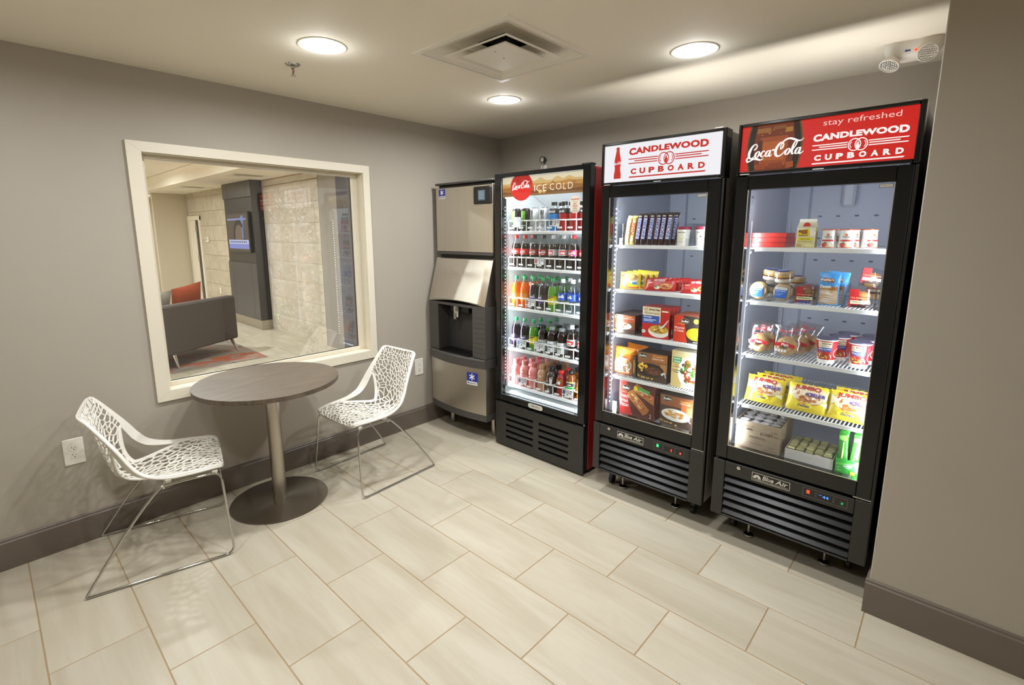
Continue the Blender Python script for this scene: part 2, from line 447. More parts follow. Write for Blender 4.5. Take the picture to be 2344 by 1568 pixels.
# window: casing, stops, pane
win = struct(empty('window_1', (WX, -1.134, WIN[2])), 'fixed interior window with cream casing looking into the lobby')
def wpart(name, x0, x1, y0, y1, z0, z1, m, b=.0015):
    return bx(name, x0-WX, x1-WX, y0+1.134, y1+1.134, z0-WIN[2], z1-WIN[2], m, b, win)
CO = (-1.841, -.4405, .659, 2.053)
def miter(name, quad, x0, x1):
    mb = MB(); mb.prism(quad, lambda a, b, d: (d-WX, a+1.134, b-WIN[2]), x0, x1, M_TRIM); return mb.build(name, win, fix=True, smooth=False)
o_, i_ = CO, (WIN[0]+.004, WIN[1]-.004, WIN[2]+.004, WIN[3]-.004)
g_ = .0006
miter('casing', [(o_[0], o_[3]), (o_[1], o_[3]), (i_[1], i_[3]), (i_[0], i_[3])], WX, WX+.016)
miter('casing', [(o_[0], o_[2]), (i_[0], i_[2]), (i_[1], i_[2]), (o_[1], o_[2])], WX, WX+.016)
miter('casing', [(o_[0], o_[2]+g_), (o_[0], o_[3]-g_), (i_[0], i_[3]-g_), (i_[0], i_[2]+g_)], WX, WX+.016)
miter('casing', [(o_[1], o_[2]+g_), (i_[1], i_[2]+g_), (i_[1], i_[3]-g_), (o_[1], o_[3]-g_)], WX, WX+.016)
for nm, a in (('jamb_lining', (WIN[0], WIN[0]+.006, WIN[2], WIN[3])), ('jamb_lining', (WIN[1]-.006, WIN[1], WIN[2], WIN[3])), ('sill_lining', (WIN[0], WIN[1], WIN[2], WIN[2]+.006)), ('head_lining', (WIN[0], WIN[1], WIN[3]-.006, WIN[3]))):
    wpart(nm, WX-.13, WX-.0005, *a, M_TRIM, .0008)
for a in ((WIN[0]+.006, WIN[0]+.03, WIN[2]+.006, WIN[3]-.006), (WIN[1]-.05, WIN[1]-.006, WIN[2]+.006, WIN[3]-.006), (WIN[0]+.03, WIN[1]-.05, WIN[2]+.006, WIN[2]+.03), (WIN[0]+.03, WIN[1]-.05, WIN[3]-.03, WIN[3]-.006)):
    wpart('glazing_stop', WX-.093, WX-.07, *a, M_TRIM, .0015)
wpart('pane', WX-.103, WX-.097, WIN[0]+.008, WIN[1]-.008, WIN[2]+.008, WIN[3]-.008, M_GLASS, 0)
for a in ((WIN[1]-.054, WIN[1]-.05, WIN[2]+.03, WIN[3]-.03), (WIN[0]+.03, WIN[1]-.054, WIN[2]+.03, WIN[2]+.033)):
    wpart('glazing_seal', WX-.096, WX-.09, *a, M_BLACK, 0)

# ================================================================ lobby beyond the window
LX = -.841; LY = .855; LH = 2.42
M_LWALL = mat('lobby_beige_plaster', 'c9bda8', .55, nz=.03, scale=5)
M_STONE = tile_mat('beige_stone', 'c3b8a4', 'b0a48f', .04, (6, 6, 6), .5)
M_RELIEF = tile_mat('cream_relief_stone', 'cfc7b8', 'c0b6a5', .03, (5, 5, 5), .36)
M_CHAR = mat('charcoal_laminate', '37353a', .3, nz=.1, scale=12)
M_CHAR2 = mat('black_laminate', '1f1e20', .35, nz=.1, scale=12)
M_GREYP = mat('grey_wallcovering', '9d978f', .7, nz=.12, scale=160, stretch=(1, 1, .15))
M_DGREY = mat('dark_grey_paint', '57545a', .6, nz=.04, scale=30)
lf = struct(bx('floor_lobby', -12.2, LX, -4.2, LY, -.12, -.0016, M_GROUT), 'cream floor tiles running on into the lobby')
tile_floor(lf, -8.9, LX, -1.2, LY)
struct(bx('floor_lobby_far', -12.2, -8.9, -4.2, LY, -.0016, 0, M_TILE)); struct(bx('floor_lobby_side', -8.9, LX, -4.2, -1.2, -.0016, 0, M_TILE))
mb = MB(); slab(mb, -12.2, LX, .085, LY+.012, LH, LH+.11, [(-5.44, .48, .255), (-8.13, .48, .255)], M_CEIL); mb.box(-12.2, LX, -4.2, .2, 2.66, 2.76, M_CEIL); mb.box(-12.2, LX, .066, .0845, LH, 2.655, M_CEIL)
struct(mb.build('ceiling_lobby', smooth=False), 'lobby ceiling with a lowered soffit along the tiled wall')
struct(bx('wall_lobby_front', -12.2, LX, LY+.012, LY+.1, -.12, 2.7, M_LWALL))
struct(bx('wall_lobby_grey', -4.035, -3.56, LY-.004, LY+.012, 0, LH, M_GREYP), 'grey textured wallcovering beside the relief tiles')
struct(bx('wall_lobby_dark', -3.56, LX, LY-.004, LY+.012, 0, LH, M_DGREY), 'dark grey painted wall panel')
struct(bx('wall_lobby_end', -10.15, -10.05, .24, LY+.012, 0, LH, M_LWALL, .004), 'lit beige end wall of the lobby')
struct(bx('wall_lobby_far', -12.3, -12.2, -4.3, LY+.1, -.12, 2.8, M_LWALL)); struct(bx('wall_lobby_opposite', -12.3, LX, -4.3, -4.2, -.12, 2.8, M_LWALL))
def relief_mesh(w_, h_, seed, nx=10, nz=6):
    r = random.Random(seed); mb = MB(); vs = []; hgt = {}
    for j in range(nz+1):
        for i in range(nx+1):
            e = i in (0, nx) or j in (0, nz); q = .28
            x = -w_/2+w_*(i+(0 if i in (0, nx) else r.uniform(-q, q)))/nx; z = -h_/2+h_*(j+(0 if j in (0, nz) else r.uniform(-q, q)))/nz
            vs.append((x, -.004 if e else -r.choice((.003, .006, .009, .012)), z))
    fs = []
    for j in range(nz):
        for i in range(nx):
            a = j*(nx+1)+i; b = a+1; c = b+nx+1; d = a+nx+1
            fs += [(a, b, c), (a, c, d)] if (i+j) % 2 else [(a, b, d), (b, c, d)]
    n = len(vs)
    edge = [i for i in range(nx+1)]+[(nx+1)*j+nx for j in range(1, nz+1)]+[(nx+1)*nz+i for i in range(nx-1, -1, -1)]+[(nx+1)*j for j in range(nz-1, 0, -1)]
    for k in edge: vs.append((vs[k][0], .006, vs[k][2]))
    m = len(edge)
    for k in range(m): fs.append((edge[(k+1) % m], edge[k], n+k, n+(k+1) % m))
    mb.add(vs, fs, M_RELIEF); o = mb.build('tile', smooth=False); me = o.data; bpy.data.objects.remove(o); return me
rw = struct(bx('wall_lobby_relief', -5.9, -4.035, LY+.002, LY+.012, 0, LH, M_GROUT), 'cream stone wall of faceted relief tiles')
rm = [relief_mesh(.5735, .2865, 5), relief_mesh(.5735, .2865, 9)]; rn = [relief_mesh(.132, .2865, 3, 3), relief_mesh(.132, .083, 4, 3, 2), relief_mesh(.573, .083, 6, 9, 2)]
for k in range(9):
    z = .289*(k+.5) if k < 8 else .289*8+.0525
    for i in range(3):
        me = rm[(i+k) % 2] if k < 8 else rn[2]
        link('tile', me, rw, (-5.9+.0005+.576*(i+.5)+.0, LY-.005, z))
    link('tile', rn[0] if k < 8 else rn[1], rw, (-4.171+.067, LY-.005, z))
sw = struct(bx('wall_lobby_stone', -10.05, -7.19, LY+.002, LY+.012, 0, LH, M_GROUT), 'beige stone tile wall with a doorway')
_sm = {}
for k in range(9):
    z0, z1 = .289*k, min(.289*(k+1), LH)
    for i in range(5):
        z0 = .289*k; x0, x1 = -10.05+.5875*i, -10.05+.5875*(i+1)
        x1 = min(x1, -7.19); cut = [(x0, x1, z0, z1)]
        if z0 < 1.955 and x0 < -9.15: cut = [(max(x0, -9.15), x1, z0, z1)]+([(x0, min(x1, -9.15), 1.955, z1)] if z1 > 1.96 else [])
        for xa, xb, za, zb in cut:
            key = (round(xb-xa, 3), round(zb-za, 3))
            if key[0] < .02 or key[1] < .02: continue
            if key not in _sm:
                q = MB(); q.box(-key[0]/2+.002, key[0]/2-.002, -.006, .005, -key[1]/2+.002, key[1]/2-.002, M_STONE, .0015); o = q.build('tile', smooth=False); _sm[key] = o.data; bpy.data.objects.remove(o)
            link('tile', _sm[key], sw, ((xa+xb)/2, LY-.003, (za+zb)/2))
# lobby doorway in the stone wall
dr = struct(empty('door_1', (-9.58, LY, 0)), 'cream framed doorway with a half open door in the stone wall')
def dpart(name, x0, x1, y0, y1, z0, z1, m, b=.002): return bx(name, x0+9.58, x1+9.58, y0-LY, y1-LY, z0, z1, m, b, dr)
dpart('jamb', -10.0, -9.9, LY-.035, LY-.005, 0, 1.94, M_TRIM); dpart('jamb', -9.25, -9.15, LY-.035, LY-.005, 0, 1.94, M_TRIM); dpart('head', -10.0, -9.15, LY-.036, LY-.004, 1.86, 1.95, M_TRIM)
dpart('door_leaf', -9.895, -9.5, LY-.022, LY-.006, .01, 1.858, M_TRIM); dpart('dark_gap', -9.498, -9.252, LY-.012, LY-.006, .01, 1.858, M_CHAR2)
for z in (.35, 1.0, 1.62): dpart('hinge', -9.50, -9.40, LY-.028, LY-.012, z, z+.12, M_STEEL)
# TV column
tc = struct(empty('wall_television_column', (-6.54, .665, 0)), 'charcoal panelled column with a black television recess')
def tp(name, x0, x1, y0, y1, z0, z1, m, b=.002): return bx(name, x0+6.54, x1+6.54, y0-.665, y1-.665, z0, z1, m, b, tc)
tp('column_core', -7.18, -5.91, .69, .852, .16, LH-.001, M_CHAR2)
tp('plinth', -7.19, -5.9, .672, .852, 0, .16, M_STEEL)
for x0, x1 in ((-7.18, -6.95), (-6.945, -6.12), (-6.115, -5.91)):
    tp('panel', x0, x1, .665, .69, .163, 1.098, M_CHAR); tp('panel', x0, x1, .665, .69, 2.165, LH-.002, M_CHAR)
tp('panel', -5.9095, -5.9, .666, .85, .163, LH-.003, M_CHAR2)
tp('niche_panel', -7.18, -5.91, .684, .69, 1.1, 2.163, M_CHAR2)
tv = empty('television', (-6.48, .684, 1.6)); tag(tv, 'flat television showing a broadcast on the black column in the lobby', 'television')
mb = MB(); mb.box(-.49, .49, -.06, -.02, -.33, .33, M_BLACK, .006); mb.build('housing', tv)
mb = MB(); mb.box(-.2, .2, -.02, 0, -.15, .15, M_BLACK, .003); mb.build('wall_mount', tv)
A = Art(); A.rect(-.465, -.30, .465, .30, '5a4c42', 0)
A.ring(.06, -.05, .22, .07, '2c2622', 1, 30, -.3, PI+.3); A.ell(.06, -.07, .17, .19, '786452', 1); A.rect(.18, -.1, .28, .27, '7d8ab8', 1); A.rect(-.44, .2, .4, .23, '8f93c8', 1)
A.rect(-.43, -.27, .46, -.12, '8b90d6', 2); A.rect(-.43, -.19, .46, -.125, 'c9cbe6', 3)
for k in range(9): A.rect(-.36+.085*k, -.17, -.30+.085*k, -.145, '565a94', 4)
mb = MB(); A.lay(mb, on_front(-.0605), dz=.0004, mk=lambda c: lit(c, 1.0)); mb.build('screen', tv, smooth=False)
# rug, sofa, pillows
def rug_mat():
    m = mat('rug_wool', '8d857b', .95, nz=0); nt = m.node_tree; N = nt.nodes; L = nt.links
    mx = [n for n in N if n.type == 'MIX'][0]; no = [n for n in N if n.type == 'TEX_NOISE'][0]; mp = [n for n in N if n.type == 'MAPPING'][0]
    mp.inputs['Scale'].default_value = (3.2, 1.0, 1); no.inputs['Scale'].default_value = 1.5; no.inputs['Detail'].default_value = 8; no.inputs['Roughness'].default_value = .7; no.inputs['Distortion'].default_value = 1.2
    rp = N.new('ShaderNodeValToRGB'); e = rp.color_ramp.elements; e[0].position = .36; e[0].color = (*lin('5c5854'), 1); e[1].position = .47; e[1].color = (*lin('978d80'), 1)
    for p, c in ((.52, '8a8177'), (.55, 'b8562c'), (.63, 'a9502c'), (.68, '8d857b')):
        q = e.new(p); q.color = (*lin(c), 1)
    L.new(no.outputs['Fac'], rp.inputs[0]); b = N['Principled BSDF']; L.new(rp.outputs[0], b.inputs['Base Color']); return m
tag(bx('rug', -6.6, -4.0, -3.2, .005, 0, .009, rug_mat(), .003), 'grey and orange streaked area rug under the lobby sofa', 'rug')
M_SOFA = mat('charcoal_velvet', '4a423d', .75, nz=.15, scale=9)
sd = Vector((-.45, .763, 0)).normalized(); sang = math.atan2(sd.y, sd.x)
sofa = empty('sofa', (-4.16, -.929, .0135), sang); tag(sofa, 'dark charcoal velvet sofa seen from behind on the rug', 'sofa')
def sp(name, x0, x1, y0, y1, z0, z1, m, b): return bx(name, x0, x1, y0, y1, z0, z1, m, b, sofa)
sp('backrest', -.97, .955, 0, .14, .17, .75, M_SOFA, .02); sp('armrest', .83, .955, .142, .85, .17, .60, M_SOFA, .02); sp('armrest', -.97, -.84, .142, .85, .17, .60, M_SOFA, .02)
sp('seat_base', -.838, .828, .142, .85, .17, .32, M_SOFA, .01)
for x in (-.835, .0): sp('seat_cushion', x, x+.82, .15, .86, .322, .46, M_SOFA, .03)
for x, y, dx, dy in ((-.02, .06, -.0, -.05), (.88, .06, .04, -.05), (.88, .79, .04, .04), (-.9, .06, -.04, -.05), (-.9, .79, -.04, .04)):
    mb = MB(); mb.cyl((x, y, .17), (x+dx, y+dy, .0), .024, M_CHROME, 10, .010); mb.build('leg', sofa)
def pillow(name, m, loc, rx, rz, s=.44, label='', t=.06, ry=0):
    mb = MB(); n = 10; vs = []; 
    for sgn in (1, -1):
        for j in range(n+1):
            for i in range(n+1):
                u, v = 2*i/n-1, 2*j/n-1; h = max(0, (1-u**4)*(1-v**4))**.6; k = 1-.07*(1-abs(u*v))*(abs(u)**3+abs(v)**3)*.5
                vs.append((u*s/2*k, sgn*t*h, v*s/2*k))
    N1 = (n+1)**2; fs = []
    for j in range(n):
        for i in range(n):
            a = j*(n+1)+i; fs.append((a+n+1, a+n+2, a+1, a)); a += N1; fs.append((a, a+1, a+n+2, a+n+1))
    mb.add(vs, fs, m); M = Matrix.Translation(loc) @ Matrix.Rotation(rz, 4, 'Z') @ Matrix.Rotation(rx, 4, 'X') @ Matrix.Rotation(ry, 4, 'Y')
    o = mb.build(name, M=M, ang=80); tag(o, label, 'pillow'); return o
Q = lambda a, b, z: Vector((-4.16, -.929, 0))+sd*a+Vector((-sd.y, sd.x, 0))*b+Vector((0, 0, z))
o = pillow('throw_pillow', mat('rust_velvet', 'b34e26', .8, nz=.12, scale=14), Q(.485, .31, .735), .25, sang, .44, 'rust orange throw pillow leaning on the lobby sofa back', ry=-.14)
pillow('throw_pillow', mat('oatmeal_linen', 'a39c90', .85, nz=.08, scale=60), Q(.03, .31, .715), .3, sang, .40, 'pale grey throw pillow beside the orange one')
# thermostat, switch, lobby vents and lights
t_ = empty('thermostat', (-8.79, LY-.01, 1.46)); tag(t_, 'small white thermostat on the stone tile wall', 'thermostat')
mb = MB(); mb.box(-.07, .07, -.03, 0, -.05, .05, M_WHITE, .006); mb.build('housing', t_); mb = MB(); mb.box(-.03, .03, -.032, -.03, -.02, .03, mat('lcd', '9aa79a', .2)); mb.build('display', t_)
t_ = empty('wall_switch', (-8.34, LY-.009, .46)); tag(t_, 'white wall plate low on the stone tile wall', 'wall plate')
mb = MB(); mb.box(-.035, .035, -.008, 0, -.06, .06, M_WHITE, .002); mb.build('plate', t_); mb = MB(); mb.box(-.012, .012, -.013, -.008, -.025, .025, M_WHITE, .001); mb.build('rocker', t_)
M_VENT = mat('vent_enamel', 'f0ebdf', .45, nz=.02)
def diffuser(name, loc, label, s=.61, group=None):
    t = empty(name, loc); tag(t, label, 'vent', group)
    def frustum(mb, a0, z0, a1, z1, th=.002):
        v = []
        for a, z in ((a0, z0), (a1, z1), (a1, z1+th), (a0, z0+th)):
            v += [(-a, -a, z), (a, -a, z), (a, a, z), (-a, a, z)]
        f = []
        for k in range(4):
            for j in range(4): f.append((k*4+j, k*4+(j+1) % 4, ((k+1) % 4)*4+(j+1) % 4, ((k+1) % 4)*4+j))
        mb.add(v, f, M_VENT)
    h = s/2; mb = MB()
    frustum(mb, h, -.006, h-.028, -.006, .006); frustum(mb, h-.028, -.006, h-.032, .002, .004)
    mb.build('frame', t, fix=True, smooth=False)
    mb = MB(); frustum(mb, h-.034, -.004, h-.125, .040); frustum(mb, h-.125, .040, h-.215, .046); mb.build('outer_cone', t, fix=True, smooth=False)
    mb = MB(); frustum(mb, h-.125, -.012, h-.175, .02); frustum(mb, h-.105, -.015, h-.125, -.012); mb.build('middle_cone', t, fix=True, smooth=False)
    mb = MB(); frustum(mb, h-.165, -.016, h-.205, -.002); mb.box(-h+.17, h-.17, -h+.17, h-.17, -.018, -.014, M_VENT, .001); mb.build('centre_plate', t, fix=True, smooth=False)
    mb = MB(); mb.lathe([(.124, .0475), (.105, .049), (.105, .098), (0, .098)], M_DARK, 28); mb.build('duct', t)
    mb = MB()
    for k in range(8):
        a = PI*k/8; M = Matrix.Rotation(a, 4, 'Z'); mb.box(-.10, .10, -.0015, .0015, .055, .09, mat('duct_blade', '33302c', .5), M=M)
    mb.build('damper', t)
    mb = MB(); mb.cyl((0, 0, -.0185), (0, 0, -.02), .004, M_CHROME, 8); mb.build('screw', t)
    mb = MB(); mb.cyl((.03, -.09, -.0185), (.03, -.09, -.02), .0035, M_CHROME, 8); mb.build('screw', t)
    mb = MB(); mb.tube([(-.25, .19, .016), (-.1, .21, .02)], .004, M_VENT, 6); mb.build('hanger_wire', t)
    return t
# ================================================================ ceiling fittings
diffuser('ceiling_vent', (.775, -.607, CEIL), 'white square stepped air diffuser in the ceiling between the downlights')
diffuser('ceiling_vent', (-5.44, .48, LH), 'square air diffuser in the lobby soffit nearest the window', .57, 'lobby soffit vents')
diffuser('ceiling_vent', (-8.13, .48, LH), 'square air diffuser farther along the lobby soffit above the stone wall', .57, 'lobby soffit vents')
t = empty('return_grille', (-9.6, .48, LH)); tag(t, 'flat white return air grille at the far end of the lobby soffit', 'vent')
mb = MB()
for a in ((-.29, .29, -.29, -.26), (-.29, .29, .26, .29), (-.29, -.26, -.26, .26), (.26, .29, -.26, .26)): mb.box(*a, -.008, 0, M_VENT, .001)
mb.build('frame', t, smooth=False)
for k in range(12):
    mb = MB(); mb.box(-.258, .258, -.258+.043*k, -.225+.043*k, -.006, -.003, M_VENT); mb.build('slat', t, smooth=False)
M_LENS = lit('fff3de', 5.0)
def area(name, loc, rot, sx, sy, power, col, parent=None, spread=PI, shape='RECTANGLE'):
    l = bpy.data.lights.new(name, 'AREA'); l.shape = shape; l.size = sx
    if shape == 'RECTANGLE': l.size_y = sy
    l.energy = power; l.color = col; l.spread = spread
    o = bpy.data.objects.new(name, l); COL.objects.link(o); o.rotation_euler = rot; o.location = loc
    if parent: o.parent = parent
    return o
M_RING = mat('downlight_trim', 'f4f0e6', .35, nz=.01)
def downlight(loc, label, power, name='downlight', group='recessed downlights', ad=True):
    t = empty(name, loc); tag(t, label, 'ceiling light', group)
    mb = MB(); mb.lathe([(.076, -.0025), (.079, -.0038), (.104, -.0032), (.108, 0), (.07, 0), (.076, -.0025)], M_RING, 36); mb.build('trim_ring', t)
    mb = MB(); mb.lathe([(0, -.0045), (.04, -.0042), (.0765, -.0026)], M_LENS, 28); mb.build('lens', t)
    area('lamp', (0, 0, -.012), (0, 0, 0), .13, 0, power*.93, WARM, t, spread=3.0, shape='DISK')
    l = bpy.data.lights.new('upper_wall_fill', 'POINT'); l.energy = power*.07; l.color = WARM; l.shadow_soft_size = .03  # extra point fill added below the lens to lift the upper walls
    q = bpy.data.objects.new('upper_wall_fill', l); COL.objects.link(q); q.parent = t; q.location = (0, 0, -.045)
    return t
downlight((.246, -1.242, CEIL), 'lit recessed downlight above the table, beside the sprinkler', DOWN_W)
downlight((.222, -.010, CEIL), 'lit recessed downlight above the ice machine and soda cooler', DOWN_W)
downlight((1.454, -.036, CEIL), 'lit recessed downlight above the two tall branded coolers', DOWN_W)
downlight((1.46, -1.245, CEIL), 'lit recessed downlight in the middle of the room, out of the picture', DOWN_W)
downlight((.246, -2.45, CEIL), 'added fill downlight behind the camera on the window side', DOWN_W*.6)  # this and the next are unseen lamps, added to brighten the ceiling
downlight((1.46, -2.45, CEIL), 'added fill downlight behind the camera in the middle of the room', DOWN_W*.6)
NUM = ['first', 'second', 'third', 'fourth', 'fifth', 'sixth', 'seventh']
for nn, (x, y, p) in enumerate(((-2.0, .47, 10), (-11.05, .351, 10))):
    downlight((x, y, LH), f'small lit downlight in the lobby soffit, {NUM[nn]} from the window', p, group='lobby soffit downlights')
for nn, (x, y, p) in enumerate(((-2.4, -1.2, 55), (-2.4, -3, 55), (-5, -1.2, 55), (-7.6, -1.0, 55), (-5, -3, 55), (-7.6, -3, 55), (-10.5, -1.5, 55))):
    downlight((x, y, 2.66), f'lit downlight in the raised lobby ceiling, {NUM[nn]} of seven', p, group='lobby ceiling downlights')
# sprinkler
t = empty('sprinkler_head', (-.094, -1.226, CEIL)); tag(t, 'chrome pendent fire sprinkler head under the ceiling near the downlight', 'sprinkler')
mb = MB(); mb.lathe([(0, -.001), (.018, -.008), (.03, -.006), (.036, 0)], M_CHROME, 24); mb.build('escutcheon', t)
mb = MB(); mb.lathe([(.009, -.004), (.009, -.02), (0, -.022)], M_CHROME, 12)
for s in (-1, 1): mb.tube(fillet([(s*.007, 0, -.018), (s*.013, 0, -.028), (s*.009, 0, -.042), (0, 0, -.052)], .008), .0022, M_CHROME, 6)
mb.build('frame', t)
mb = MB(); mb.cyl((0, 0, -.02), (0, 0, -.046), .0022, ink('c8401e'), 6); mb.build('glass_bulb', t)
mb = MB(); mb.lathe([(0, -.052), (.013, -.053), (.014, -.0545), (0, -.0565)], M_CHROME, 16); mb.build('deflector', t)
# emergency light on the ceiling
t = empty('emergency_light', (2.208, .555, CEIL), .1); tag(t, 'white twin head emergency light on the ceiling by the right wall', 'emergency light')
mb = MB(); vs = []; n = 20; rows = []
for k, (sx, sy, z) in enumerate([(.108, .062, 0), (.108, .062, -.016), (.103, .058, -.030), (.090, .050, -.052), (.066, .040, -.066), (.035, .024, -.071)]):
    for j in range(n):
        a = 2*PI*j/n; c, s = math.cos(a), math.sin(a); e = .55
        vs.append((math.copysign(abs(c)**e, c)*sx, math.copysign(abs(s)**e, s)*sy, z))
fs = [tuple(range(5*n, 6*n))]+[(k*n+j, k*n+(j+1) % n, (k+1)*n+(j+1) % n, (k+1)*n+j) for k in range(5) for j in range(n)]
mb.add(vs, fs, M_WHITE); mb.build('housing', t, fix=True, ang=50)
A = Art(); A.rect(-.030, -.004, -.010, .005, '3a55a8', 0); mb = MB(); A.lay(mb, lambda a, b, d: (a, -.0545-d*2, -.040+b)); mb.build('label_print', t, smooth=False)
mb = MB(); mb.lathe([(0, .005), (.004, .0035), (.0055, 0)], lit('ff3b24', 2.5), 12, M=Matrix.Translation((.008, -.0535, -.042)) @ Matrix.Rotation(PI/2, 4, 'X')); mb.build('indicator', t)
M_REFL = mat('reflector', 'dcd8d0', .15, .7, nz=.1)
def lamp_head(x, rx, rz, z):
    M = Matrix.Translation((x, -.062, z)) @ Matrix.Rotation(rz, 4, 'Z') @ Matrix.Rotation(rx, 4, 'X')
    mb = MB(); mb.lathe([(0, .022), (.026, .018), (.036, .006), (.038, -.012), (.0355, -.014), (.034, -.006)], M_WHITE, 24)
    h = mb.build('lamp_head', t, M=M)
    mb = MB(); mb.lathe([(0, -.004), (.035, -.006)], M_REFL, 20)
    for i in range(-3, 4):
        for j in range(-3, 4):
            if i*i+j*j < 11: mb.lathe([(.0, -.0115), (.0026, -.010), (.004, -.005)], M_REFL, 6, c=(i*.009+.0045*(j % 2), j*.009, 0))
    mb.build('reflector', h)
lamp_head(.047, -1.0, .2, -.060); lamp_head(-.078, -.6, -.5, -.088)
mb = MB(); mb.cyl((.047, -.02, -.03), (.047, -.05, -.055), .014, M_WHITE); mb.build('swivel', t)
mb = MB(); mb.cyl((-.07, -.02, -.03), (-.077, -.055, -.08), .014, M_WHITE); mb.build('swivel', t)

# ================================================================ wall outlets
def outlet(y, z, label):
    t = empty('wall_outlet', (WX, y, z), PI/2); tag(t, label, 'outlet')   # local -y faces the room
    mb = MB(); mb.box(-.041, .041, -.006, 0, -.068, .068, M_WHITE, .004); mb.build('cover_plate', t)
    for s in (-1, 1):
        mb = MB(); mb.prism([(.0165*math.cos(a)*1.0, max(-.0135, min(.0135, .0175*math.sin(a)))+s*.0195) for a in [2*PI*k/20 for k in range(20)]], lambda a, b, d: (a, -d, b), .006, .0075, M_WHITE)
        r = mb.build('receptacle', t, fix=True)
        mb = MB()
        for x, h in ((-.0063, .0075), (.0063, .006)): mb.box(x-.001, x+.001, -.0079, -.0074, s*.0195+.001, s*.0195+.001+h, M_DARK)
        mb.cyl((0, -.0074, s*.0195-.007), (0, -.0079, s*.0195-.007), .0024, M_DARK, 10); mb.build('slot', r, smooth=False)
    mb = MB(); mb.cyl((0, -.006, 0), (0, -.0072, 0), .003, M_WHITE, 10); mb.build('screw', t)
outlet(-2.212, .498, 'white duplex wall outlet on the wall behind the nearer white chair')
outlet(-.049, .498, 'white duplex wall outlet partly hidden behind the farther white chair')

# ================================================================ bistro table
DISC = mat('turned_steel', 'b3ada3', .26, 1., nz=.05, scale=200)
_b = DISC.node_tree.nodes['Principled BSDF']; _b.inputs['Anisotropic'].default_value = .85
_t = DISC.node_tree.nodes.new('ShaderNodeTangent'); _t.direction_type = 'RADIAL'; _t.axis = 'Z'; DISC.node_tree.links.new(_t.outputs[0], _b.inputs['Tangent'])
tb = empty('bistro_table', (-.383, -1.355, 0)); tag(tb, 'round grey oak laminate bistro table on a steel pedestal below the window', 'table')
mb = MB(); mb.lathe([(0, 0), (.265, 0), (.271, .003), (.270, .0055), (.05, .0085), (0, .0085)], DISC, 72); mb.build('base_plate', tb, ang=30)
mb = MB(); mb.lathe([(.0, .0086), (.038, .0086), (.038, .720), (0, .720)], M_STEEL, 32); mb.build('column', tb)
mb = MB(); mb.box(-.15, .15, -.03, .03, .7205, .728, M_BLACK, .002); mb.box(-.03, .03, -.15, .15, .7206, .7279, M_BLACK, .002); mb.build('support_plate', tb, smooth=False)
WOOD = wood_mat(); TD = (.0, -.010)
mb = MB(); r_ = .382; mb.lathe([(0, .7285), (r_-.002, .7285), (r_, .7305), (r_, .753), (r_-.001, .7545), (0, .755)], WOOD, 96, c=(TD[0], TD[1], 0)); mb.build('tabletop', tb, ang=30)

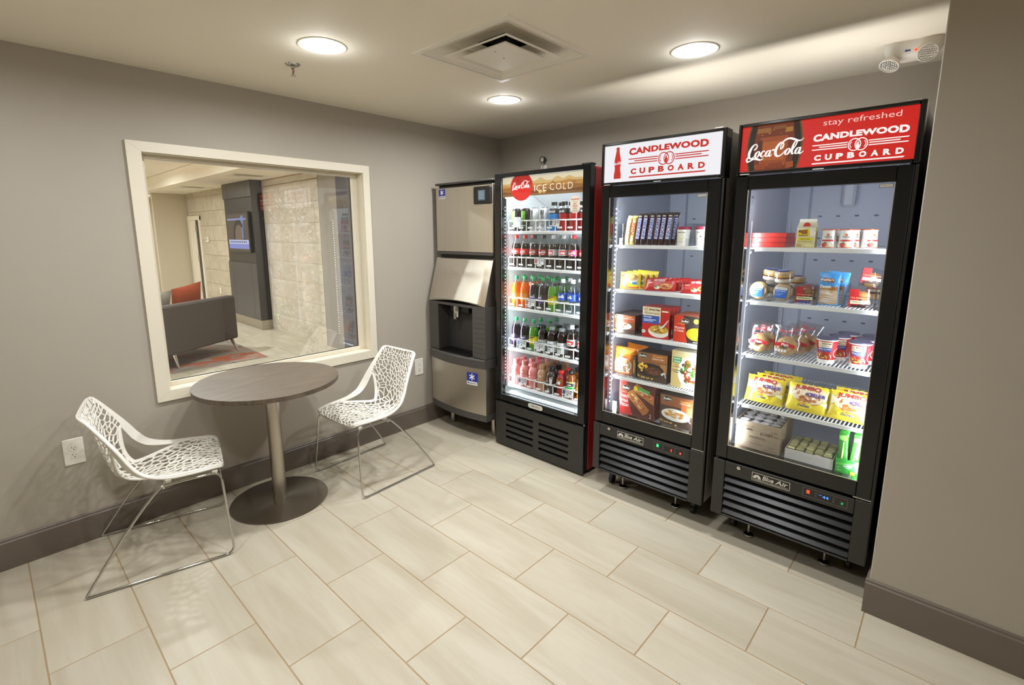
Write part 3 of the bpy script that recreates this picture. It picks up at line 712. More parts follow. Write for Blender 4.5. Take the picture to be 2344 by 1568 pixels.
# ================================================================ openwork chairs
M_SHELL = mat('white_gloss_nylon', 'f1ede4', .22, nz=.01, coat=.5)
def chair_shell():
    V = [0, .06, .2, .35, .45, .53, .6, .75, .9, 1]
    CEN = [(.272, .424), (.266, .444), (.17, .446), (.03, .428), (-.08, .416), (-.152, .448), (-.182, .52), (-.212, .64), (-.236, .75), (-.25, .797)]
    RIM = [(.27, .428, .190), (.263, .452, .212), (.17, .458, .236), (.05, .466, .246), (-.035, .50, .244), (-.08, .555, .236), (-.112, .612, .222), (-.165, .695, .200), (-.218, .77, .178), (-.246, .797, .168)]
    def samp(T):
        T = np.array(T); dense = np.array(catmull(np.column_stack([V, T]), 12)); return lambda v: [np.interp(v, dense[:, 0], dense[:, k]) for k in range(1, dense.shape[1])]
    fc, fr = samp(CEN), samp(RIM)
    def P(u, v):
        cs, cz = fc(v); rs, rz, w_ = fr(v); k = abs(u)**2.3
        return (u*w_, cs+(rs-cs)*k, cz+(rz-cz)*k)
    W, Ln = .212, .86
    rng = np.random.RandomState(4)
    seeds = []; sp = .0325
    for j in range(-1, int(Ln/sp)+2):
        for i in range(-8, 9): seeds.append((((i+.5*(j % 2))*sp)+rng.uniform(-.0135, .0135), j*sp*.92+rng.uniform(-.0135, .0135)))
    seeds = np.array(seeds)
    nu, nv = 132, 266
    X = np.linspace(-W, W, nu+1); Y = np.linspace(0, Ln, nv+1); GX, GY = np.meshgrid(X, Y)
    pts = np.column_stack([GX.ravel(), GY.ravel()])
    wx = pts+np.column_stack([.006*np.sin(pts[:, 1]*60)+.004*np.sin(pts[:, 1]*23+1), .006*np.sin(pts[:, 0]*70+pts[:, 1]*9)])
    de = np.empty(len(pts)); sq = ((seeds[:, None, :]-seeds[None])**2).sum(2); sd2 = np.sqrt(sq)+np.eye(len(seeds))*1e9
    for c0 in range(0, len(pts), 4000):
        w_ = wx[c0:c0+4000]; d2 = ((w_[:, None, :]-seeds[None])**2).sum(2); a = d2.argmin(1); r_ = np.arange(len(w_))
        e = (d2-d2[r_, a][:, None])/(2*sd2[a]); e[r_, a] = 1e9; de[c0:c0+4000] = e.min(1)
    rc = .055; qx = np.abs(pts[:, 0])-(W-rc); qy = np.abs(pts[:, 1]-Ln/2)-(Ln/2-rc)
    drim = -(np.hypot(np.maximum(qx, 0), np.maximum(qy, 0))+np.minimum(np.maximum(qx, qy), 0)-rc)
    T = np.array([(.86*W, .31*Ln), (.86*W, .625*Ln), (.50*W, .475*Ln)])
    q = np.column_stack([np.abs(pts[:, 0]), pts[:, 1]])
    def sdtri(q, T):
        d = np.full(len(q), 1e9); sgn = np.full(len(q), -1e9)
        for k in range(3):
            A, B = T[k], T[(k+1) % 3]; e = B-A; w2 = q-A; t = np.clip((w2@e)/(e@e), 0, 1); d = np.minimum(d, np.hypot(*(w2-t[:, None]*e).T))
            sgn = np.maximum(sgn, -(e[0]*w2[:, 1]-e[1]*w2[:, 0])/np.hypot(*e))
        return np.where(sgn < 0, -d, d)
    s1 = sdtri(q, T*np.array([1, 1])); s2 = s1 if s1.min() < -.005 else sdtri(q, T[::-1])
    dh = s2-.002
    F = np.minimum(np.minimum(drim, dh), np.maximum(np.maximum(.021-drim, .017-dh), (.0026-de))).reshape(nv+1, nu+1)
    F = np.where(np.abs(F) < 1e-5, 1e-5, F)
    vs = []; vid = {}; fs = []
    def vert(key, x, y):
        if key not in vid: vid[key] = len(vs); vs.append(P(x/W, y/Ln))
        return vid[key]
    for j in range(nv):
        for i in range(nu):
            c = [(i, j), (i+1, j), (i+1, j+1), (i, j+1)]; f = [F[b, a_] for a_, b in c]
            if max(f) <= 0: continue
            out = []
            for k in range(4):
                (i0, j0), (i1, j1) = c[k], c[(k+1) % 4]; f0, f1 = f[k], f[(k+1) % 4]
                if f0 > 0: out.append(vert((i0, j0), X[i0], Y[j0]))
                if (f0 > 0) != (f1 > 0):
                    t = f0/(f0-f1); key = tuple(sorted(((i0, j0), (i1, j1))))
                    out.append(vert(key, X[i0]+(X[i1]-X[i0])*t, Y[j0]+(Y[j1]-Y[j0])*t))
            if len(out) >= 3: fs.append(tuple(out))
    mb = MB(); mb.add(vs, fs, M_SHELL)
    # rolled edge
    path = []
    for k in range(120):
        t = 2*PI*k/120; best = None
        dx, dy = math.cos(t), math.sin(t); lo, hi = 0, 2
        for _ in range(40):
            m_ = (lo+hi)/2; px, py = dx*m_*W, dy*m_*Ln/2
            ax, ay = abs(px)-(W-rc), abs(py)-(Ln/2-rc); d = math.hypot(max(ax, 0), max(ay, 0))+min(max(ax, ay), 0)-rc
            if d < -.002: lo = m_
            else: hi = m_
        path.append(P(dx*lo, max(0, min(1, (dy*lo*Ln/2+Ln/2)/Ln))))
    return mb, path
def make_chair(loc, rz, label):
    t = empty('openwork_chair', loc, rz); tag(t, label, 'chair', 'white openwork chairs at the bistro table')
    mb, path = chair_shell(); o = mb.build('seat_shell', t, ang=60)
    md = o.modifiers.new('thickness', 'SOLIDIFY'); md.thickness = .009; md.offset = -1
    mb = MB(); mb.tube([(x, y, z-.003) for x, y, z in path], .0062, M_SHELL, 8, closed=True); mb.build('rim', t, ang=80)
    R_ = .0058
    for s in (-1, 1):
        p = fillet([(s*.13, .02, .400), (s*.205, .04, .418), (s*.215, .262, .430), (s*.268, .285, .0075), (s*.272, -.285, .0075)], .05, 6)[:-1]
        p = fillet([(s*.205, .03, .414), (s*.215, .264, .424), (s*.270, .287, .0068), (s*.272, -.288, .0068)], .042, 6)
        mb = MB(); mb.tube(p, R_, M_CHROME, 10); mb.build('runner', t, ang=80)
        q = catmull([(s*.205, .028, .414), (s*.212, .005, .398), (s*.222, -.06, .325), (s*.242, -.15, .21), (s*.258, -.23, .095), (s*.2695, -.279, .022), (s*.2718, -.2855, .0095)], 5)
        mb = MB(); mb.tube(q, R_, M_CHROME, 10); mb.build('rear_leg', t, ang=80)
    mb = MB(); mb.tube([(-.205, .03, .402), (-.1, .03, .398), (.1, .03, .398), (.205, .03, .402)], R_, M_CHROME, 8); mb.build('cross_bar', t, ang=80)
    for x, y in ((-.21, .24), (.21, .24), (-.2, .05), (.2, .05)):
        mb = MB(); mb.box(x-.006, x+.006, y-.012, y+.012, .421, .436, M_SHELL, .002); mb.build('seat_clip', t)
    return t
ch = make_chair((-.365, -1.942, 0), -.238, 'white openwork chair nearer the camera, left of the table, in front of a wall outlet')
dup(ch, (-.291, -.753, 0), 3.201, 'white openwork chair farther from the camera, between the table and the ice machine')

# ================================================================ ice machine
im = empty('ice_machine', (-.34, .5, 0)); tag(im, 'stainless ice maker on an ice dispenser standing in the corner', 'ice machine')
M_SS = brushed('brushed_stainless', 'd3ccc0', (260, 260, 2), .36); M_SS.node_tree.nodes['Principled BSDF'].inputs['Anisotropic'].default_value = .4
M_GREY = mat('charcoal_abs', '4c4946', .42, nz=.06, scale=50)
M_GREY2 = mat('dark_grey_abs', '3a3836', .5, nz=.06, scale=50)
X0, X1 = -.655, -.022
def ip(name, x0, x1, y0, y1, z0, z1, m, b=.003): return bx(name, x0+.34, x1+.34, y0-.5, y1-.5, z0, z1, m, b, im)
ip('head_cabinet', X0+.004, X1-.002, .16, .86, 1.425, 1.95, M_GREY2)
ip('head_door', X0, X1, .128, .158, 1.438, 1.93, M_SS, .004)
ip('head_cap', X0-.002, X1+.001, .122, .862, 1.9505, 1.966, M_GREY, .004)
ip('head_band', X0-.001, X1, .124, .158, 1.418, 1.436, M_GREY, .003)
ip('bin_cabinet', X0+.004, X1-.002, .17, .86, .21, 1.4235, M_GREY2)
mb = MB()   # sloping hood with a bowed lower edge
n = 16; vs = []
for k, t_ in enumerate(np.linspace(0, 1, n+1)):
    x = X0-.002+(X1-X0+.004)*t_+.34; bow = .030*(1-(2*t_-1)**2)
    for y, z in ((.136, 1.392), (.128, 1.385), (.036-.012*(1-(2*t_-1)**2), 1.062+bow*.0+.018*math.sin(t_*PI)), (.036, 1.052+.018*math.sin(t_*PI)), (.16, 1.052+.018*math.sin(t_*PI)), (.16, 1.392)):
        vs.append((x, y-.5, z))
fs = [(6*k+j, 6*(k+1)+j, 6*(k+1)+(j+1) % 6, 6*k+(j+1) % 6) for k in range(n) for j in range(6)]+[tuple(range(5, -1, -1)), tuple(6*n+j for j in range(6))]
mb.add(vs, fs, M_SS); mb.build('bin_hood', im, fix=True, ang=25)
# dispenser surround with niche
DX0, DX1 = -.555, -.155
for nm, a in (('surround_side', (X0-.004, DX0, .036, .168, .657, 1.05)), ('surround_side', (DX1, X1+.002, .036, .168, .657, 1.05)), ('surround_top', (DX0, DX1, .037, .168, 1.028, 1.049))):
    ip(nm, *a, M_GREY, .003)
for k in range(9): ip('rib', DX1+.012, X1-.004, .0335, .036, .66+.038*k, .688+.038*k, M_GREY, .001)
ip('niche_back', DX0, DX1, .158, .168, .66, 1.028, M_GREY2, .001)
for x in (DX0, DX1-.004): ip('niche_side', x, x+.004, .04, .157, .66, 1.027, M_GREY2, .0005)
mb = MB(); n = 14; vs = []
for k, t_ in enumerate(np.linspace(0, 1, n+1)):
    x = X0-.0055+(X1-X0+.009)*t_+.34; bo = .045*math.sin(PI*t_)
    for y, z in ((.036-bo, .655), (.030-bo, .648), (.034-bo, .585), (.16, .585), (.16, .655)): vs.append((x, y-.5, z))
mb.add(vs, [(5*k+j, 5*(k+1)+j, 5*(k+1)+(j+1) % 5, 5*k+(j+1) % 5) for k in range(n) for j in range(5)]+[(4, 3, 2, 1, 0), tuple(5*n+j for j in range(5))], M_GREY); mb.build('drip_ledge', im, fix=True, ang=25)
mb = MB()
for k in range(16): mb.box(DX0+.02+.0228*k+.34, DX0+.034+.0228*k+.34, .02-.5, .15-.5, .6555, .661, M_BLACK, .001)
for y in (.02, .08, .145): mb.box(DX0+.02+.34, DX1-.02+.34, y-.5, y+.006-.5, .6553, .658, M_BLACK)
g = mb.build('drip_grate', im, smooth=False)
ip('chute_housing', -.47, -.26, .10, .157, .97, 1.026, M_BLACK, .006)
mb = MB(); mb.lathe([(.026, .0), (.03, .03), (.034, .06), (.03, .09), (0, .09)], M_CHROME, 18, c=(-.385+.34, .095-.5, .935)); mb.build('chute_nozzle', im)
mb = MB(); mb.box(-.40+.34, -.37+.34, .066-.5, .076-.5, .915, .985, M_CHROME, .004); mb.build('dispense_lever', im)
mb = MB(); n = 14; vs = []     # bowed lower panel and valance
def bowed(z0, z1, bo, m, name, xa=X0, xb=X1):
    mb = MB(); vs = []
    for k, t_ in enumerate(np.linspace(0, 1, n+1)):
        x = xa+(xb-xa)*t_+.34; b_ = bo*math.sin(PI*t_)
        for y, z in ((.045-b_, z1), (.045-b_, z0), (.17, z0), (.17, z1)): vs.append((x, y-.5, z))
    mb.add(vs, [(4*k+j, 4*(k+1)+j, 4*(k+1)+(j+1) % 4, 4*k+(j+1) % 4) for k in range(n) for j in range(4)]+[(3, 2, 1, 0), tuple(4*n+j for j in range(4))], m); return mb.build(name, im, fix=True, ang=25)
bowed(.222, .583, .038, M_SS, 'lower_panel'); bowed(.17, .2205, .038, M_GREY, 'valance', X0-.003, X1+.002)
for x, y in ((-.548, .175), (-.095, .205), (-.548, .78), (-.095, .78)):
    mb = MB(); mb.lathe([(0, 0), (.02, 0), (.022, .02), (.024, .06), (.024, .21), (0, .21)], M_STEEL, 16, c=(x+.34, y-.5, 0)); mb.build('leg', im)
# control panel and badges
mb = MB(); mb.box(-.21+.34, -.03+.34, .112-.5, .128-.5, 1.79, 1.915, M_BLACK, .01); cp = mb.build('control_panel', im)
mb = MB(); mb.box(-.155+.34, -.085+.34, .1105-.5, .112-.5, 1.815, 1.888, mat('display_grey', '55636b', .2), 0); A = Art(); A.rect(-.146, 1.822, -.092, 1.881, 'a9c0cf', 1); A.lay(mb, on_front(.1103-.5, .34), mk=lambda c: lit(c, .5)); mb.build('display', cp)
def snow_badge(x, z, y, s, par):
    A = Art(); A.rect(-s, -s*.75, s, s*.9, '2a3a9c', 0); A.rect(-s, -s*1.0, s, -s*.45, 'f1efe9', 1)
    for k in range(3): a = PI*k/3+PI/6; c, q = math.cos(a)*s*.55, math.sin(a)*s*.55; A.poly([(-c-q*.16, -q+c*.16+s*.25), (-c+q*.16, -q-c*.16+s*.25), (c+q*.16, q-c*.16+s*.25), (c-q*.16, q+c*.16+s*.25)], 'f4f4f4', 2+k*.4)
    A.text('Manitowoc', -s*.86, -s*.86, s*1.72, s*.32, '2a3a9c', 3, .01)
    if callable(y): sub(A)
    mb = MB(); A.lay(mb, (lambda a, b, d: (x+a, y(x+a)-d, z+b)) if callable(y) else on_front(y, x, z), dz=.0003); mb.build('badge', par, smooth=False)
snow_badge(-.578+.34, 1.885, .1278-.5, .038, im); snow_badge(-.148+.34, .495, lambda x: .0435-.038*math.sin(PI*(x-.34-X0)/(X1-X0))-.5, .05, im)
A = Art(); A.rect(0, -.045, .05, .045, '1f5fb8', 0); A.rect(.004, -.04, .046, -.012, 'e8e8e8', 1); A.rect(.004, .01, .046, .02, 'dfe6ee', 1)
mb = MB(); A.lay(mb, lambda a, b, d: (X1+.34-.001+d, .168+a-.5, 1.87+b)); mb.build('sticker', im, smooth=False)
# water filter gauge on the wall
t = empty('pressure_gauge', (-.192, .925, 2.13)); tag(t, 'small round black pressure gauge on the wall above the ice machine', 'gauge')
mb = MB(); mb.box(-.03, .03, -.012, .007, -.05, .012, M_WHITE, .004); mb.build('bracket', t)
mb = MB(); mb.cyl((0, -.02, -.03), (0, -.02, .034), .006, M_STEEL, 10); mb.cyl((0, -.011, -.01), (0, -.02, -.01), .006, M_STEEL, 10); mb.build('stem', t)
Mg = Matrix.Translation((0, -.02, .056)) @ Matrix.Rotation(PI/2, 4, 'X')
mb = MB(); mb.lathe([(0, -.012), (.024, -.012), (.026, -.008), (.026, .012), (.022, .013), (.021, .009), (0, .009)], M_BLACK, 24, M=Mg); mb.build('case', t)
mb = MB(); mb.lathe([(0, .0095), (.0208, .0095)], mat('gauge_face', 'd8d4c8', .4), 24, M=Mg); A = Art(); A.poly([(-.012, -.008), (.013, .009), (.011, .012)], '1a1a1a', 1); A.ring(0, 0, .016, .002, '333333', 1, 20); A.lay(mb, lambda a, b, d: (a, -.02-.0096-d, .056+b)); mb.build('dial', t, smooth=False)
# ================================================================ soda cooler
M_RED = mat('red_enamel', '8e1a17', .4, nz=.03)
M_BLK = mat('black_powder_coat', '2a2927', .42, nz=.1, scale=300, bump=.05)
M_GLOSSBLK = mat('black_gloss', '141414', .12, nz=.05)
M_LINER = mat('white_liner', 'e3e6e6', .45, nz=.02)
M_SHELF = mat('white_shelf', 'f0f0ee', .4, nz=.01)
M_LED = lit('eaf3ff', 9.0)
def strip_leds(parent, x, y, z0, z1, pitch, m, sx=.006, sz=.006, nx=(0, -1)):
    mb = MB(); k = int((z1-z0)/pitch)
    for i in range(k): z = z0+pitch*(i+.5); mb.box(x-sx/2, x+sx/2, y-.002, y, z-sz/2, z+sz/2, m)
    o = mb.build('light_diodes', parent, smooth=False); o['kind'] = 'stuff'; return o
sc_ = empty('soda_cooler', (.415, .5, 0)); tag(sc_, 'black framed soda cooler with red sides and an ice cold banner beside the ice machine', 'drinks cooler')
OX, OY = -.415, -.5
def cb(name, x0, x1, y0, y1, z0, z1, m, b=.002, par=None): return bx(name, x0+OX, x1+OX, y0+OY, y1+OY, z0, z1, m, b, par or sc_)
cb('side_panel', .022, .034, .158, .86, .03, 1.975, M_RED); cb('side_panel', .800, .812, .158, .86, .03, 1.975, M_RED)
cb('back_panel', .035, .799, .848, .86, .03, 1.975, M_BLK); cb('top_panel', .035, .799, .158, .847, 1.962, 1.976, M_BLK); cb('floor_pan', .035, .799, .158, .847, .365, .395, M_BLK)
def liner(par, ox, oy, x0, x1, y0, y1, z0, z1, m, t=.006):
    mb = MB()
    mb.box(x0-t+ox, x0+ox, y0+oy, y1+oy, z0, z1, m); mb.box(x1+ox, x1+t+ox, y0+oy, y1+oy, z0, z1, m)
    mb.box(x0-t+ox, x1+t+ox, y1+oy, y1+t+oy, z0-t, z1+t, m); mb.box(x0-t+ox, x1+t+ox, y0+oy, y1+oy, z0-t, z0, m); mb.box(x0-t+ox, x1+t+ox, y0+oy, y1+oy, z1, z1+t, m)
    return mb.build('liner', par, smooth=False)
liner(sc_, OX, OY, .046, .788, .158, .835, .402, 1.954, M_LINER)
mb = MB(); mb.prism([(.30, 1.952), (.834, 1.952), (.834, 1.70), (.62, 1.80)], lambda a, b, d: (d+OX, a+OY, b), .05, .784, M_LINER); mb.build('evaporator_cover', sc_, fix=True, smooth=False)
mb = MB()
for k in range(5):
    r = .02+.018*k; c = Vector((.56, .46, 1.868)); u = Vector((1, 0, 0)); v = Vector((0, .32, -.152)).normalized()
    mb.tube([c+u*r*math.cos(a)+v*r*math.sin(a)+Vector((OX, OY, 0)) for a in [2*PI*j/24 for j in range(24)]], .0016, M_CHROME, 5, closed=True)
mb.build('fan_guard', sc_)
# door: frame with pane, banner, badge, sticker
fr = MB()
for a in ((.024, .078, .362, 1.985), (.758, .811, .362, 1.985), (.078, .758, 1.957, 1.985), (.078, .758, .362, .406)): fr.box(a[0]+OX, a[1]+OX, .10+OY, .152+OY, a[2], a[3], M_GLOSSBLK, .003)
door = fr.build('door', sc_, smooth=False)
cb('pane', .079, .757, .112, .117, .407, 1.956, M_DOORGLASS, 0, door)
for a in ((.0785, .0815, .407, 1.956), (.7545, .7575, .407, 1.956), (.0815, .7545, .407, .4095)): cb('pane_edge', a[0], a[1], .1095, .1115, a[2], a[3], mat('pane_edge_grey', '8f9a9a', .3), 0, door)
A = Art(); bx0, bx1, bz0, bz1 = .082, .754, 1.826, 1.955
A.rect(bx0, bz0, bx1, bz1, 'e9dcc0', 0)
rr = random.Random(3)
def ragged(z, amp, n=15, pk=0): return [(bx0, z)]+[(bx0+(bx1-bx0)*(i+.5)/n, z+rr.uniform(-amp, amp)+(pk if rr.random() < .3 else 0)) for i in range(n)]+[(bx1, z)]
for z, amp, c, L, pk in ((1.915, .006, 'd8b679', 1, .022), (1.900, .006, 'b98745', 2, .010), (1.882, .006, '8f5f2c', 3, 0), (1.858, .004, '6d431e', 4, 0), (1.840, .003, '7d5a35', 5, 0)):
    A.poly([(bx0, bz0)]+ragged(z, amp, 15, pk)+[(bx1, bz0)], c, L)
for _ in range(14):
    x = rr.uniform(.36, .72); z = rr.uniform(1.845, 1.90); q = rr.uniform(.008, .02); A.poly([(x-q, z), (x, z-q*.6), (x+q, z), (x+q*.3, z+q*.7)], rr.choice(['a8763a', '9a6a35', 'c79a57']), 6+rr.random())
A.ell(.255, 1.888, .098, .092, 'c4201f', 8, 40)
A.script(.176, 1.868, .155, 'fbeeea', 9, 1.15); A.text('ICE', .368, 1.850, .100, .040, 'f5ead8', 9, -.012); A.text('COLD', .495, 1.852, .178, .040, 'f5ead8', 9, -.012, 0, 1.25)
mb = MB(); A.lay(mb, lambda a, b, d: (a+OX, .1185-.0+.0035-d+OY, b), dz=.0002, mk=lambda c: mat('banner_'+c, c, .35, emit=.42, ecol=c, nz=.04)); mb.build('banner', door, smooth=False)
A = Art(); A.poly([(math.copysign(.048, math.cos(a))+.017*math.cos(a), .017*math.sin(a)) for a in [2*PI*(k+.5)/24 for k in range(24)]], 'd6d0c2', 0); A.text('Metalfrio', -.03, -.006, .072, .014, '2a3566', 1, .005); A.ell(-.045, 0, .010, .009, 'a9c4cc', 1)
mb = MB(); A.lay(mb, on_front(.0995+OY, .408+OX, .386)); mb.build('badge', door, smooth=False)
A = Art(); A.poly([(math.copysign(.010, math.cos(a))+.026*math.cos(a), math.copysign(.026, math.sin(a))+.026*math.sin(a)) for a in [2*PI*(k+.5)/28 for k in range(28)]], 'e9dccd', 0)
for t_, z, h, w_, c in (('BALANCE', .026, .011, .058, 'c4302a'), ('WHAT YOU', .014, .006, .036, '9a9a8a'), ('EAT', -.001, .010, .022, '3c3a38'), ('DRINK', -.015, .010, .040, 'c4302a'), ('& DO', -.028, .010, .026, '4c4a48')): A.text(t_, -w_/2, z, w_, h, c, 1, .02)
for k in range(3): A.ring(-.016+.016*k, -.039, .0065, .002, '7a6a60', 1, 14)
mb = MB(); A.lay(mb, on_front(.1115+OY, .699+OX, 1.755)); mb.build('sticker', door, smooth=False)
mb = MB(); mb.cyl((.80+OX, .125+OY, .345), (.80+OX, .125+OY, .362), .008, M_CHROME, 10); mb.box(.745+OX, .81+OX, .11+OY, .15+OY, .335, .346, M_BLACK, .002); mb.build('hinge', sc_)
mb = MB(); mb.box(.74+OX, .812+OX, .112+OY, .16+OY, 1.9855, 1.994, M_BLACK, .002); mb.build('top_hinge', sc_)
# base with slots
mb = MB(); gx = [.022, .125, .385, .436, .690, .808]; zb = .014
slots = [.276-.0455*k for k in range(5)]
def bars(x0, x1):
    zz = [.343]
    for s in slots: zz += [s+.002, s-.018]
    zz.append(zb)
    for a, b in zip(zz[0::2], zz[1::2]): mb.box(x0+OX, x1+OX, .104+OY, .116+OY, b, a, M_BLK)
for a, b in ((0, 1), (2, 3), (4, 5)): mb.box(gx[a]+OX, gx[b]+OX, .104+OY, .116+OY, zb, .343, M_BLK)
bars(gx[1], gx[2]); bars(gx[3], gx[4]); mb.build('base_panel', sc_, smooth=False)
for x0, x1 in ((gx[1], gx[2]), (gx[3], gx[4])):
    for s in slots:
        q = MB(); q.prism([(.118, s+.002), (.126, s-.018), (.124, s-.018), (.116, s+.002)], lambda a, b, d: (d+OX, a+OY, b), x0, x1, M_BLK); q.build('louvre', sc_, fix=True, smooth=False)
cb('base_body', .026, .806, .135, .845, .03, .343, M_DARK, 0)
for k in range(3): cb('vent_tab', .06+.095*k, .145+.095*k, .1025, .1355, .3435, .347, M_BLK, 0)
for x in (.07, .76):
    for y in (.16, .8):
        mb = MB(); mb.lathe([(0, 0), (.016, 0), (.016, .008), (.008, .01), (.008, .03), (0, .03)], M_BLACK, 12, c=(x+OX, y+OY, 0)); mb.build('foot', sc_)
for x in (.058, .776): strip_leds(sc_, x+OX, .168+OY, .50, 1.80, .0255, M_LED, .008, .010)
cb('led_channel', .0485, .067, .169, .176, .45, 1.82, mat('led_channel', '4a5058', .3), .001); cb('led_channel', .767, .7855, .169, .176, .45, 1.82, mat('led_channel', '4a5058', .3), .001)
mb = MB()
for k in range(46): mb.box(.12+.0125*k+OX, .127+.0125*k+OX, .160+OY, .1605+OY, .418, .426, M_LED)
o = mb.build('light_diodes', sc_, smooth=False); o['kind'] = 'stuff'
SHELF1 = [1.595, 1.340, 1.048, .742, .460]; LANE = [.102+.0838*k for k in range(8)]
gm = MB()   # one front guide of a lane
pth = [(-.0395, .055, .072), (-.0395, .0, .072), (.0395, .0, .072), (.0395, .055, .072)]
pp = fillet(pth, .03, 5)
for a, b in zip(pp, pp[1:]):
    d = (b-a).normalized(); nrm = Vector((-d.y, d.x, 0))*.0012
    vs = [a-nrm+Vector((0, 0, -.0045)), b-nrm+Vector((0, 0, -.0045)), b+nrm+Vector((0, 0, -.0045)), a+nrm+Vector((0, 0, -.0045)), a-nrm+Vector((0, 0, .0045)), b-nrm+Vector((0, 0, .0045)), b+nrm+Vector((0, 0, .0045)), a+nrm+Vector((0, 0, .0045))]
    gm.convex(vs, [(0, 1, 2, 3), (4, 5, 6, 7), (0, 1, 5, 4), (3, 2, 6, 7), (0, 3, 7, 4), (1, 2, 6, 5)], M_SHELF)
gm.box(-.02, .02, -.0055, -.0025, .016, .027, M_SHELF, .001)
for s in (-1, 1): gm.box(s*.0409-.0008, s*.0409+.0008, .004, .010, 0, .0672, M_SHELF)
gme = None
for si, z in enumerate(SHELF1):
    mb = MB(); mb.box(.052+OX, .782+OX, .206+OY, .76+OY, z-.010, z, M_SHELF); mb.box(.052+OX, .782+OX, .196+OY, .2055+OY, z-.018, z+.001, M_SHELF, .002)
    for k in range(90): mb.box(.06+.008*k+OX, .064+.008*k+OX, .1955+OY, .196+OY, z-.010, z-.0065, mat('strip_slot', 'a9adad', .5))
    sh = mb.build('shelf', sc_, smooth=False)
    for k in range(8):
        if gme is None: o = gm.build('lane_guide', sh, smooth=False); gme = o.data
        else: o = link('lane_guide', gme, sh)
        o.location = (LANE[k]+OX, .199+OY, z+.0006)
def price_tag(par, x, y, z, w_, h, s, tilt=0., left='4a4f5c', ox=0, oy=0):
    A = Art(); A.rect(-w_/2, -h/2, w_/2, h/2, 'eceef0', 0); A.rect(-w_/2+.004, -h/2+.006, -w_/2+w_*.32, h/2-.008, left, 1)
    A.rect(-w_/2, h/2-.004, w_/2, h/2, '6a7080', 1)
    A.text('$', -w_*.14, -h*.05, h*.18, h*.34, '2a2a30', 2, .015); A.text(s[0], -w_*.02, -h*.32, h*.34, h*.62, '2a2a30', 2, .01); A.text(s[1], w_*.2, -h*.02, h*.45, h*.34, '2a2a30', 2, .015)
    M = Matrix.Translation((x+ox, y+oy, z)) @ Matrix.Rotation(tilt, 4, 'Y')
    mb = MB(); A.lay(mb, lambda a, b, d: M @ Vector((a, -d, b)), dz=.0003); mb.box(-w_/2, w_/2, 0, .0008, -h/2, h/2, M_WHITE, 0, M); return mb.build('price_tag', par, smooth=False)
for si, lx, s, tl, lf_ in ((0, 4.55, ('3', '00'), .08, '4a4f5c'), (1, 3.05, ('2', '50'), .04, 'b06a70'), (2, 2.1, ('2', '50'), .04, 'b06a70'), (3, 1.15, ('2', '00'), .12, '7d9cc0'), (3, 3.1, ('3', '00'), .1, 'd4d8da'), (4, 1.3, ('2', '00'), .12, '8a7078'), (4, 6.1, ('2', '00'), .18, '4a5570')):
    price_tag(sc_, .102+.0838*lx, .188, SHELF1[si]+.052, .082, .044, s, tl, lf_, OX, OY)
A = Art(); A.rect(-.034, -.035, .036, .035, 'f2f4f4', 0); A.rect(-.03, .02, .02, .028, 'c6cccf', 1); A.rect(-.03, .005, .03, .012, 'd3d8da', 1)
mb = MB(); A.lay(mb, on_front(.188+OY, .155+OX, SHELF1[0]+.062)); mb.box(.121+OX, .191+OX, .188+OY, .1888+OY, SHELF1[0]+.027, SHELF1[0]+.097, M_WHITE); mb.build('price_tag', sc_, smooth=False)
for x, a in ((.075, -.6), (.76, .6)): area('cooler_lamp', (x+OX, .172+OY, 1.1), (PI/2, 0, a), .02, 1.35, 4.6, COOL, sc_, spread=2.4)
area('cooler_top_lamp', (0, .20+OY, 1.93), (.5, 0, 0), .6, .04, 3.0, COOL, sc_)

